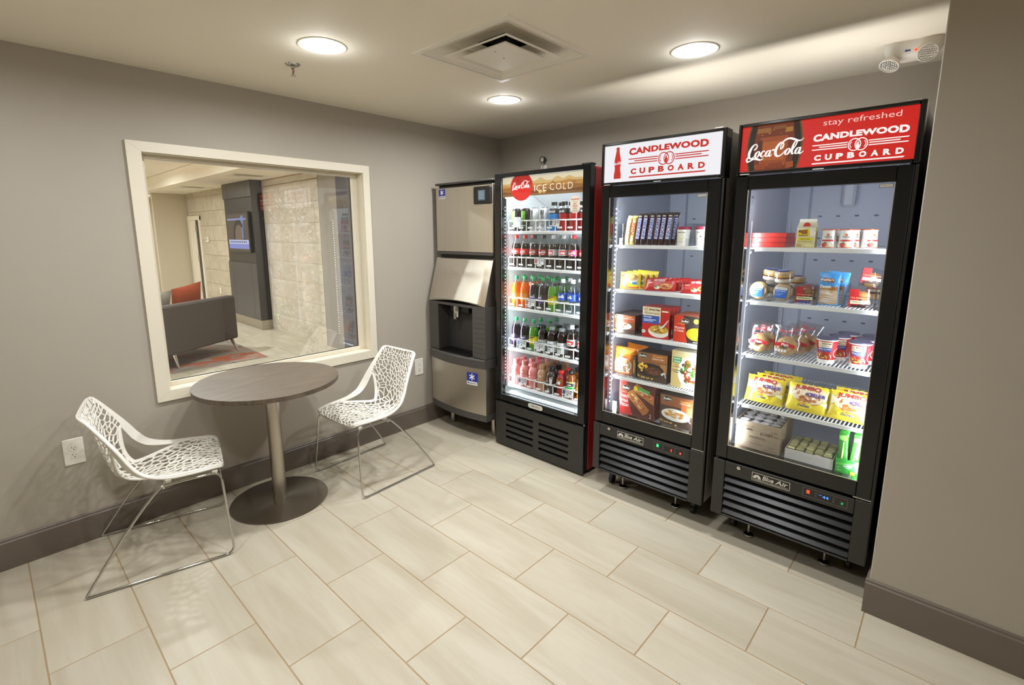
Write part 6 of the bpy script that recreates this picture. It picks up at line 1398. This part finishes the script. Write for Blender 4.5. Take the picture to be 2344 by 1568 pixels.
for x, y, r, l in ((2.095, .172, .1, 'white yogurt cup with orange foil, second from the egg carton in front'), (2.040, .236, .2, 'white yogurt cup behind the first front cup'), (2.105, .236, .9, 'white yogurt cup behind the second front cup'), (2.150, .298, 1.2, 'white yogurt cup at the right rear of the group'), (2.170, .238, .7, 'white yogurt cup right of the second row')): dup(yo, (x, y, Z1), r, l)
# ---- second shelf: wrapped muffins, pastry bag, dividers
BREAD = mat('muffin_crust', 'd9b98a', .6, nz=.2, scale=60); BREADW = mat('muffin_pale', 'e9dcc4', .65, nz=.12, scale=50); EGGY = mat('egg_layer', 'eac24a', .5); SAUS = mat('sausage', '7a4a30', .6, nz=.2)
def muffin(blue=True):
    mb = MB(); mb.lathe([(0, 0), (.034, 0), (.040, .006), (.040, .016), (.036, .020), (0, .020)], BREADW, 24); mb.lathe([(0, .0201), (.039, .0201), (.040, .024), (.038, .027), (0, .027)], SAUS, 24); mb.lathe([(0, .0271), (.039, .0271), (.042, .029), (.039, .032), (0, .032)], EGGY, 24); mb.lathe([(0, .0321), (.037, .0321), (.040, .036), (.040, .046), (.034, .052), (0, .053)], BREAD, 24)
    o = mb.build('breakfast_muffin')
    w_ = MB(); vs = []; n = 24; r = random.Random(4)
    prof = [(.0, -.0008), (.036, -.001), (.043, .006), (.044, .045), (.036, .055), (.0, .056)]
    w_.lathe(prof, M_FILM, n); w_.box(-.0455, -.042, -.03, .03, .024, .026, M_FILM); w_.box(.042, .0455, -.03, .03, .024, .026, M_FILM); w_.build('wrapper', o)
    A = Art(); A.rect(-.026, -.030, .024, .022, '2f62b4', 0); A.rect(-.026, .010, .024, .021, 'e6e4de', 1); A.text('Jimmy Dean', -.020, .0125, .040, .006, '2c2a28', 2, .02); A.text('English Muffin', -.023, .0, .042, .006, 'e6ecf6', 2, .01); A.text('Sausage, Egg', -.022, -.009, .030, .004, 'd8e2f2', 2); A.text('& Cheese', -.022, -.016, .022, .004, 'd8e2f2', 2)
    mb = MB(); A.lay(mb, lambda a, b, d: (a-.004, b, .0562+d)); mb.build('label', o, smooth=False); return o
mu = muffin(); G = 'wrapped breakfast muffins in the right cooler'
def face(x, y, z, tilt=0, ry=0, rz=0): return Matrix.Translation((x, y, z)) @ Matrix.Rotation(rz, 4, 'Z') @ Matrix.Rotation(ry, 4, 'Y') @ Matrix.Rotation(PI/2+tilt, 4, 'X')   # disc shown to the front
put(mu, None, 'wrapped breakfast muffin facing front at the left end of the second shelf', 'sandwich', G, M=face(1.762, .188, Z2+.0455, -.06, 0, .1))
for M, l in ((face(1.872, .188, Z2+.0455, -.06, .05), 'wrapped breakfast muffin facing front, second from left on the second shelf'), (TRM((1.792, .25, Z2+.093), .1, .05, .3), 'wrapped breakfast muffin lying on top of the leftmost one'), (TRM((1.868, .168, Z2+.0925), .08, -.05, .1), 'wrapped breakfast muffin lying on top, above the second front one'), (TRM((1.776, .335, Z2+.0015), 0, 0, .2), 'wrapped breakfast muffin lying behind the leftmost front one'), (TRM((1.885, .298, Z2+.0015), 0, 0, -.2), 'wrapped breakfast muffin lying behind the second front one'), (TRM((1.887, .30, Z2+.062), .05, .0, .5), 'wrapped breakfast muffin stacked on the one behind the second front one'), (TRM((1.782, .345, Z2+.062), .05, .05, .9), 'wrapped breakfast muffin stacked on the one behind the leftmost front one')): dup(mu, None, None, l, M=M)
def cake(nm, w_, h, lab, art, top, seed):
    o = pouch(nm, w_, h, .050, M_FILM, None, seed, .010, amp=.004)
    mb = MB(); mb.box(-w_*.36, w_*.36, -.020, .020, .006, h*.52, mat(nm+'_cake', 'c99a5c', .7, nz=.3, scale=70), .010); r = random.Random(seed)
    for _ in range(34):
        x = r.uniform(-w_*.33, w_*.33); z = r.uniform(.01, h*.5); q = r.uniform(.002, .0045); mb.box(x-q, x+q, -.0208, -.0195, z-q*.7, z+q*.7, mat(nm+'_bits', top, .5))
    mb.lathe([(w_*.30, h*.48), (w_*.40, h*.54), (w_*.36, h*.68), (w_*.18, h*.76), (0, h*.78)], mat(nm+'_top', 'b07a3e', .6, nz=.35, scale=60), 18, M=Matrix.Diagonal((1, .55, 1, 1)))
    mb.build('cake', o); mb = MB(); art.lay(mb, on_front(-.026)); mb.build('label', o, smooth=False); return o
def otis_art(w_, h, word, c2):
    A = Art(); A.rect(-w_*.44, .004, -w_*.05, h*.88, 'b3242a', 0); A.text('Otis Spunkmeyer', -w_*.38, h*.42, w_*.78, h*.11, 'e88a6a', 3, .03, .15); A.poly([(-w_*.38, h*.20), (w_*.42, h*.22), (w_*.42, h*.37), (-w_*.38, h*.36)], 'e6dcae', 2); A.text(word, -w_*.30, h*.245, w_*.62, h*.09, '3c4a34', 4, .01, .2)
    for _ in range(5): A.ell(-w_*.28+.012*_*.9, h*.10, .006, .006, c2, 2+.1*_, 10)
    return A
put(cake('wrapped_muffin', .082, .090, None, otis_art(.082, .090, 'Wild Blueberry', '4a4a8a'), '4a3a6a', 5), (1.962, .170, Z2), 'wrapped blueberry muffin with red label, middle of the second shelf', 'muffin', 'wrapped muffins')
put(cake('wrapped_muffin', .088, .094, None, otis_art(.088, .094, 'Chocolate Chip', '2c1a14'), '2a1a14', 8), (2.172, .170, Z2), 'wrapped chocolate chip muffin with red label, right end of the second shelf', 'muffin', 'wrapped muffins')
ck = cake('wrapped_muffin', .082, .088, None, otis_art(.082, .088, 'Chocolate Chip', '2c1a14'), '2a1a14', 11)
put(ck, None, 'wrapped chocolate chip muffin on top of the one at the right end', 'muffin', 'wrapped muffins', M=TRM((2.190, .225, Z2+.088), -.5, .12, .1)); dup(ck, None, None, 'wrapped chocolate chip muffin lying behind the right end pile', M=TRM((2.205, .30, Z2+.03), -.9, 0, -.2)); dup(ck, None, None, 'wrapped muffin with dark label leaning behind the blueberry muffin', M=TRM((1.975, .245, Z2+.004), -.3, .0, .1)); dup(ck, None, None, 'wrapped muffin leaning behind the blue pastry bags', M=TRM((2.05, .29, Z2+.004), -.3, .0, .2))
A = Art(); A.rect(-.040, .084, .040, .140, '3d8fd0', .4, 5); A.rect(-.040, .068, .036, .086, 'a8682c', .5, 5); A.poly([(-.036, .108), (-.036, .126), (.020, .120), (.020, .102)], '8a4a22', 2); A.text("Freshley's", -.034, .108, .052, .012, 'f4e8d4', 4, .02, .1); A.text('Danish', -.033, .078, .044, .014, 'f8f4ea', 4, .03, .1); A.text('Cream Cheese', -.033, .070, .036, .006, 'f0d890', 4)
A.rect(-.037, .006, .036, .068, 'c8a070', .5, 5); rr = random.Random(2)
for k in range(13): z = .010+.0045*k; A.strip([(-.034, z+rr.uniform(-.002, .002), .001), (-.012, z+rr.uniform(0, .006), .0028), (.012, z+rr.uniform(-.003, .003), .0022), (.034, z+rr.uniform(0, .005), .001)], 'f2e8da', 1.2+.05*k)
dn = pouch('pastry_bag', .082, .148, .034, mat('blue_wrapper', '4d9bd8', .28, nz=.1), sub(A), 9); G = 'blue pastry bags in the right cooler'
put(dn, None, 'blue and brown danish pastry bag in front on the second shelf', 'pastry', G, M=TRM((2.052, .160, Z2), -.05, 0, 0)); dup(dn, None, None, 'blue danish pastry bag standing behind the front one', M=TRM((2.072, .198, Z2), -.05, .06, -.05))
for x, h, l in ((1.818, .085, 'clear acrylic divider between the two front breakfast muffins'), (1.914, .085, 'clear acrylic divider beside the blueberry muffin'), (2.006, .085, 'clear acrylic divider left of the blue pastry bag'), (2.116, .100, 'clear acrylic divider right of the blue pastry bag'), (2.232, .095, 'clear acrylic divider at the right end of the second shelf')): divider((x, .125, Z2), .016, h, l, .11)
# ---- third shelf: bagels and breakfast cups
def bagel(seed):
    o = pouch('bagel_bag', .118, .150, .045, M_FILM, None, seed, .012, amp=.006)
    mb = MB(); mb.tube([(.028*math.sin(a), .0, .052+.028*math.cos(a)) for a in [2*PI*k/24 for k in range(24)]], .020, mat('bagel_crust', 'd6ac70', .5, nz=.18, scale=30), 12, closed=True, flat=.85); mb.build('bagel', o, ang=90)
    A = Art(); A.text('Bagel', -.030, .112, .062, .022, 'bf3a44', 3, .02, .2); A.rect(-.02, .101, .018, .104, 'c85a60', 3); A.poly([(-.042, .048), (-.046, .066), (0, .072), (.046, .062), (.040, .046), (0, .056)], 'bf2a34', 2); A.text('Plain', -.016, .055, .032, .012, 'f6ece8', 4, .02, .15)
    for k in range(4): A.rect(-.040+.013*k, .024, -.030+.013*k, .036, 'e8e6e4', 2)
    mb = MB(); A.lay(mb, on_front(-.0262)); mb.build('wrapper_print', o, smooth=False); return o
bg = bagel(7); G = 'plain bagel bags in the right cooler'
put(bg, None, 'clear plain bagel bag at the left end of the third shelf', 'bagel', G, M=TRM((1.786, .160, Z3), -.06, 0, .05))
for M, l in ((TRM((1.904, .158, Z3), -.08, .02, -.05), 'clear plain bagel bag, second from the left in front on the third shelf'), (TRM((1.80, .228, Z3), -.1, 0, .1), 'clear plain bagel bag behind the leftmost one'), (TRM((1.938, .226, Z3), -.1, .05, -.1), 'clear plain bagel bag behind the second one'), (TRM((1.955, .295, Z3), -.12, .08, -.1), 'clear bagel bag at the back of the second file')): dup(bg, None, None, l, M=M)
def cup():
    mb = MB(); mb.lathe([(0, .002), (.031, .002), (.032, 0), (.034, 0), (.042, .105), (.044, .107), (.044, .110)], mat('white_foam_cup', 'efece6', .45), 28); o = mb.build('breakfast_cup')
    mb = MB(); mb.lathe([(.044, .1101), (.0445, .113), (.042, .115), (.0, .1145)], mat('mauve_foil_lid', '6a6480', .3, .5, nz=.1), 28); mb.build('foil_lid', o)
    f = lambda a, b, d: ((.034+.008*b/.105+d+.0003)*math.sin(a/.038), -(.034+.008*b/.105+d+.0003)*math.cos(a/.038), b)
    mb = MB(); A = Art(); A.rect(-.119, .018, .119, .104, 'b9262a', 0, 34); A.rect(-.028, .068, .024, .100, 'e8dcc0', 1, 8); A.ring(-.021, .091, .004, .001, '8a4a2a', 2, 12); A.text('Jimmy Dean', -.012, .088, .034, .008, '2c2a28', 2, .03); A.text('BREAKFAST CUP', -.022, .080, .040, .004, '6a5a4a', 2); A.rect(-.028, .056, .024, .074, '2f4fa4', 1.5, 8); A.text('Meat Lovers', -.025, .064, .046, .007, 'f0ece4', 3, .02); A.text('Egg, cheese', -.022, .058, .028, .0035, 'd8dcec', 3)
    A.ell(-.006, .030, .034, .022, 'e9e2d0', 2, 24); A.food(-.006, .036, .030, .016, ['f0cc5c', 'a85a34', 'f4e0a0', 'd8923a', '7a3a22'], 30, 2.4, 7, .2); A.ring(.055, .05, .02, .004, 'f0ece4', 1, 18); A.ring(-.06, .05, .02, .004, 'f0ece4', 1, 18); A.rect(.030, .06, .05, .096, 'd8424a', 1, 3)
    A.lay(mb, f); mb.build('sleeve_print', o, smooth=False); return o
cp_ = cup(); G = 'breakfast cups in the right cooler'
put(cp_, (2.066, .182, Z3), 'red and white breakfast cup in front beside the bagel bags', 'food cup', G)
for x, y, r, l in ((2.190, .182, .05, 'red and white breakfast cup in front at the right end of the third shelf'), (2.098, .280, .2, 'breakfast cup behind the front cup beside the bagels'), (2.118, .378, -.2, 'breakfast cup in the third row back on the third shelf'), (2.200, .280, -.3, 'breakfast cup behind the right end front cup'), (2.213, .376, .3, 'breakfast cup farthest back at the right end')): dup(cp_, (x, y, Z3), r, l)
# ---- fourth shelf: honey buns
A = Art(); A.ell(.004, .084, .076, .044, 'e6d2b0', .7, 26); A.ell(.006, .072, .058, .038, 'b9763f', 1, 26); A.food(.006, .074, .048, .030, ['c98a54', 'a86634', 'd8a878', 'efe6da', 'b5753f'], 34, 1.3, 31, .2); A.poly([(-.083, .110), (-.05, .085), (-.083, .065)], 'f6f0c8', .8); A.poly([(.083, .06), (.05, .05), (.083, .035)], 'f6f0c8', .8); A.text('JUMBO', -.062, .094, .112, .030, 'b3352a', 6, .04, .05, 1., .006); A.text('HONEY BUN', -.008, .076, .078, .018, '3a3c94', 7, .03, .1); A.ell(-.012, .030, .040, .014, 'f4e03a', 4, 24); A.text('Duchess', -.036, .022, .050, .014, '3a3c94', 6, .02, .2)
for k in range(5): A.poly([(-.014+.007*(k-2), .044), (-.014+.005*(k-2), .036), (-.010+.005*(k-2), .036)], 'c8402a', 5+.1*k)
hb = pouch('honey_bun', .176, .132, .048, mat('yellow_bun_wrapper', 'e3cc38', .28, nz=.06), sub(A), 17, .012, amp=.003); G = 'honey buns in the right cooler'
put(hb, None, 'large yellow honey bun pack in front at the left end of the fourth shelf', 'pastry', G, M=TRM((1.824, .166, Z4), -.30, .04, .02))
for M, l in ((TRM((2.012, .166, Z4), -.32, .03, .02), 'large yellow honey bun pack in the middle of the fourth shelf'), (TRM((2.186, .160, Z4), -.30, .03, .02), 'large yellow honey bun pack at the right end of the fourth shelf'), (TRM((1.845, .228, Z4+.002), -.32, .03, .0), 'yellow honey bun pack behind the leftmost one'), (TRM((1.865, .290, Z4+.004), -.34, .02, .03), 'yellow honey bun pack third back at the left end'), (TRM((2.195, .224, Z4+.002), -.32, .03, .02), 'yellow honey bun pack behind the one at the right end')): dup(hb, None, None, l, M=M)
# ---- floor: cheese cups in a case, butter tray, cheese stick box
KR = mat('kraft_board', 'a8947a', .8, nz=.08, scale=25); KRD = mat('kraft_board_inside', '8a775f', .85, nz=.08)
mb = MB(); w_, d, h, t_ = .205, .26, .148, .003
for a in ((-w_/2, w_/2, 0, t_), (-w_/2, w_/2, d-t_, d), (-w_/2, -w_/2+t_, t_, d-t_), (w_/2-t_, w_/2, t_, d-t_)): mb.box(*a, 0, h, KR)
mb.box(-w_/2, w_/2, 0, d, 0, .003, KRD); bxo = mb.build('cardboard_case', smooth=False)
A = Art(); A.text('100 - 3/4 OZ CUPS', -.094, .118, .076, .009, '5f5446', 1); A.text('21000', .058, .110, .030, .010, '4a4238', 1); A.text('61089', .012, .090, .056, .016, '4a4238', 1, .01); A.text('.00', .070, .090, .024, .011, '4a4238', 1); A.text('PHILADELPHIA', -.036, .066, .072, .012, '6a5e4e', 1, .01); A.ring(0, .072, .040, .0012, '8a7a64', 1, 20, .5, PI-.5); A.ring(0, .072, .040, .0012, '8a7a64', 1, 20, PI+.5, 2*PI-.5); A.ell(-.038, .108, .016, .005, '5f5446', 1); A.text('Original', -.014, .048, .028, .006, '7a6c58', 1); A.rect(-.03, .038, .028, .041, '7a6c58', 1); A.text('KEEP', .054, .030, .022, .008, '6a5e4e', 1); A.text('REFRIGERATED', .034, .016, .06, .008, '6a5e4e', 1); A.rect(-.094, .030, -.07, .034, '7a6c58', 1); A.rect(-.094, .020, -.074, .024, '7a6c58', 1)
mb = MB(); A.lay(mb, on_front(0)); mb.build('print', bxo, smooth=False); A = Art(); A.rect(.03, .03, .10, .07, '8f7d66', 0); A.rect(.05, .09, .15, .094, '7a6c58', 0)
mb = MB(); A.lay(mb, lambda a, b, d_: (w_/2+d_, a+.02, b)); mb.build('side_print', bxo, smooth=False)
put(bxo, (1.826, .118, ZF), 'open kraft cardboard case of cheese cups on the right cooler floor', 'carton', None, .02)
mb = MB(); mb.lathe([(0, 0), (.017, 0), (.0215, .026), (.0245, .0265), (.0245, .0272), (0, .0275)], mat('foil_cup', 'c9c6c4', .28, .6, nz=.12), 16); A = Art(); A.rect(-.012, -.003, .012, .003, 'a85a5a', 0); A.ell(0, 0, .017, .012, 'dedcdc', -.3); A.lay(mb, lambda a, b, d_: (a, b, .0276+d_)); cc = mb.build('cheese_cup'); k = 0; rr = random.Random(6)
for lay_, z in ((0, .112), ):
    for j in range(4):
        for i in range(4):
            M = TRM((1.8265-.0725-.001*j+.0465*i, .118+.036+.0545*j+.001*i, ZF+z+rr.uniform(0, .006)), rr.uniform(-.25, .1), rr.uniform(-.15, .15), rr.uniform(-.4, .4))
            lab = f'foil topped cheese cup in the kraft case, {ORDS[j]} row from front, {ORDS[i]} from left'
            if k == 0: put(cc, None, lab, 'cheese cup', 'cheese cups in the kraft case', M=M)
            else: dup(cc, None, None, lab, M=M)
            k += 1
mb = MB(); w_, d, h, t_ = .196, .19, .062, .0025
for a in ((-w_/2, w_/2, 0, t_), (-w_/2, w_/2, d-t_, d), (-w_/2, -w_/2+t_, t_, d-t_), (w_/2-t_, w_/2, t_, d-t_)): mb.box(*a, 0, h, mat('white_board', 'e4e0d8', .6))
mb.box(-w_/2, w_/2, 0, d, 0, .0025, mat('white_board', 'e4e0d8')); put(mb.build('butter_tray', smooth=False), (2.052, .112, ZF), 'open white card tray of butter pats on the right cooler floor', 'tray', None, .03)
mb = MB(); mb.box(-.0172, .0172, -.0172, .0172, 0, .030, mat('gold_foil', 'a3986a', .35, .4, nz=.2, scale=60), .004); A = Art(); A.rect(-.013, -.013, .013, .013, '8f9470', 0); A.rect(-.010, -.003, .010, .003, 'd8c878', 1); A.lay(mb, lambda a, b, d_: (a, b, .0303+d_)); A2 = Art(); A2.rect(-.013, .006, .013, .024, '8a9070', 0); A2.rect(-.011, .012, .011, .016, 'd0c48a', 1); A2.lay(mb, on_front(-.0173)); bt_ = mb.build('butter_pat'); k = 0
for j in range(5):
    for i in range(5):
        M = TRM((2.052-.074+.037*i, .112+.022+.036*j, ZF+.040+rr.uniform(0, .008)), rr.uniform(-.08, .08), rr.uniform(-.08, .08), rr.uniform(-.1, .1))
        lab = f'gold wrapped butter pat in the white tray, {ORDS[j]} row from front, {ORDS[i]} from left'
        if k == 0: put(bt_, None, lab, 'butter', 'butter pats in the white tray', M=M)
        else: dup(bt_, None, None, lab, M=M)
        k += 1
GR = mat('green_board', '35a33c', .4, nz=.04)
mb = MB(); w_, d, h, t_ = .088, .10, .080, .002
for a in ((-w_/2, w_/2, 0, t_), (-w_/2, w_/2, d-t_, d), (-w_/2, -w_/2+t_, t_, d-t_), (w_/2-t_, w_/2, t_, d-t_)): mb.box(*a, 0, h, GR)
mb.box(-w_/2, w_/2, 0, d, 0, .002, GR); gb = mb.build('cheese_stick_box', smooth=False)
A = Art(); A.poly([(-.044, .058), (.044, .072), (.044, .060), (-.044, .048)], '5fc24e', 1); A.ell(.002, .050, .017, .010, 'c4d0c0', 1.5, 14); A.strip([(-.012, .052, .003), (0, .056, .004), (.014, .053, .003)], '6a8a64', 3); A.strip([(-.010, .045, .003), (.002, .046, .004), (.013, .048, .003)], '6a8a64', 3); A.text('14', -.038, .034, .009, .008, 'd8ecd0', 2); A.rect(-.038, .024, -.02, .028, 'a8d898', 2); A.rect(.010, .008, .036, .032, '2a5a24', 1); A.rect(.013, .020, .033, .029, 'c8d23a', 2); A.rect(.013, .011, .033, .018, 'c8d23a', 2)
mb = MB(); A.lay(mb, on_front(0)); mb.build('print', gb, smooth=False); put(gb, (2.203, .112, ZF), 'green snack display box at the right end of the right cooler floor', 'food box', None, .02)
A = Art(); A.strip([(-.004, .01, .006), (.0, .05, .006), (.003, .1, .004)], 'e8c8a0', 3); A.poly([(-.014, .004), (.014, .004), (.012, .02), (-.012, .02)], 'efe0c8', 2); A.poly([(-.016, .125), (.016, .130), (.014, .1), (-.014, .108)], '8fe060', 1)
gs = pouch('snack_pouch', .036, .140, .014, mat('green_wrapper', '3d9a34', .22, nz=.15, scale=40), sub(A), 3, .008, amp=.003); k = 0
for j in range(3):
    for i in range(2):
        M = TRM((2.183+.040*i, .132+.026*j, ZF+.055), -.06, -.06+.12*i, .05*(i-.5)); lab = f'green snack pouch in the display box, {ORDS[i]} from left, {ORDS[j]} row'
        if k == 0: put(gs, None, lab, 'snack', 'green pouches in the display box', M=M)
        else: dup(gs, None, None, lab, M=M)
        k += 1

# tilted packages settle onto the shelf they lean on
bpy.context.view_layer.update()
for o in list(COL.objects):
    if o.parent is None and o.type == 'MESH' and o.get('category') and (abs(o.rotation_euler.x) > .02 or abs(o.rotation_euler.y) > .02):
        z0 = [z for z in (Z1, Z2, Z3, Z4, ZF) if -.002 <= o.location.z-z < .008]
        if not z0 or not .1 < o.location.y < .8: continue
        lo = 9
        for p in [o]+list(o.children):
            if p.type != 'MESH': continue
            M = o.matrix_basis @ p.matrix_basis if p is not o else o.matrix_basis
            lo = min(lo, min((M @ v.co).z for v in p.data.vertices))
        o.location.z += z0[0]+.0004-lo
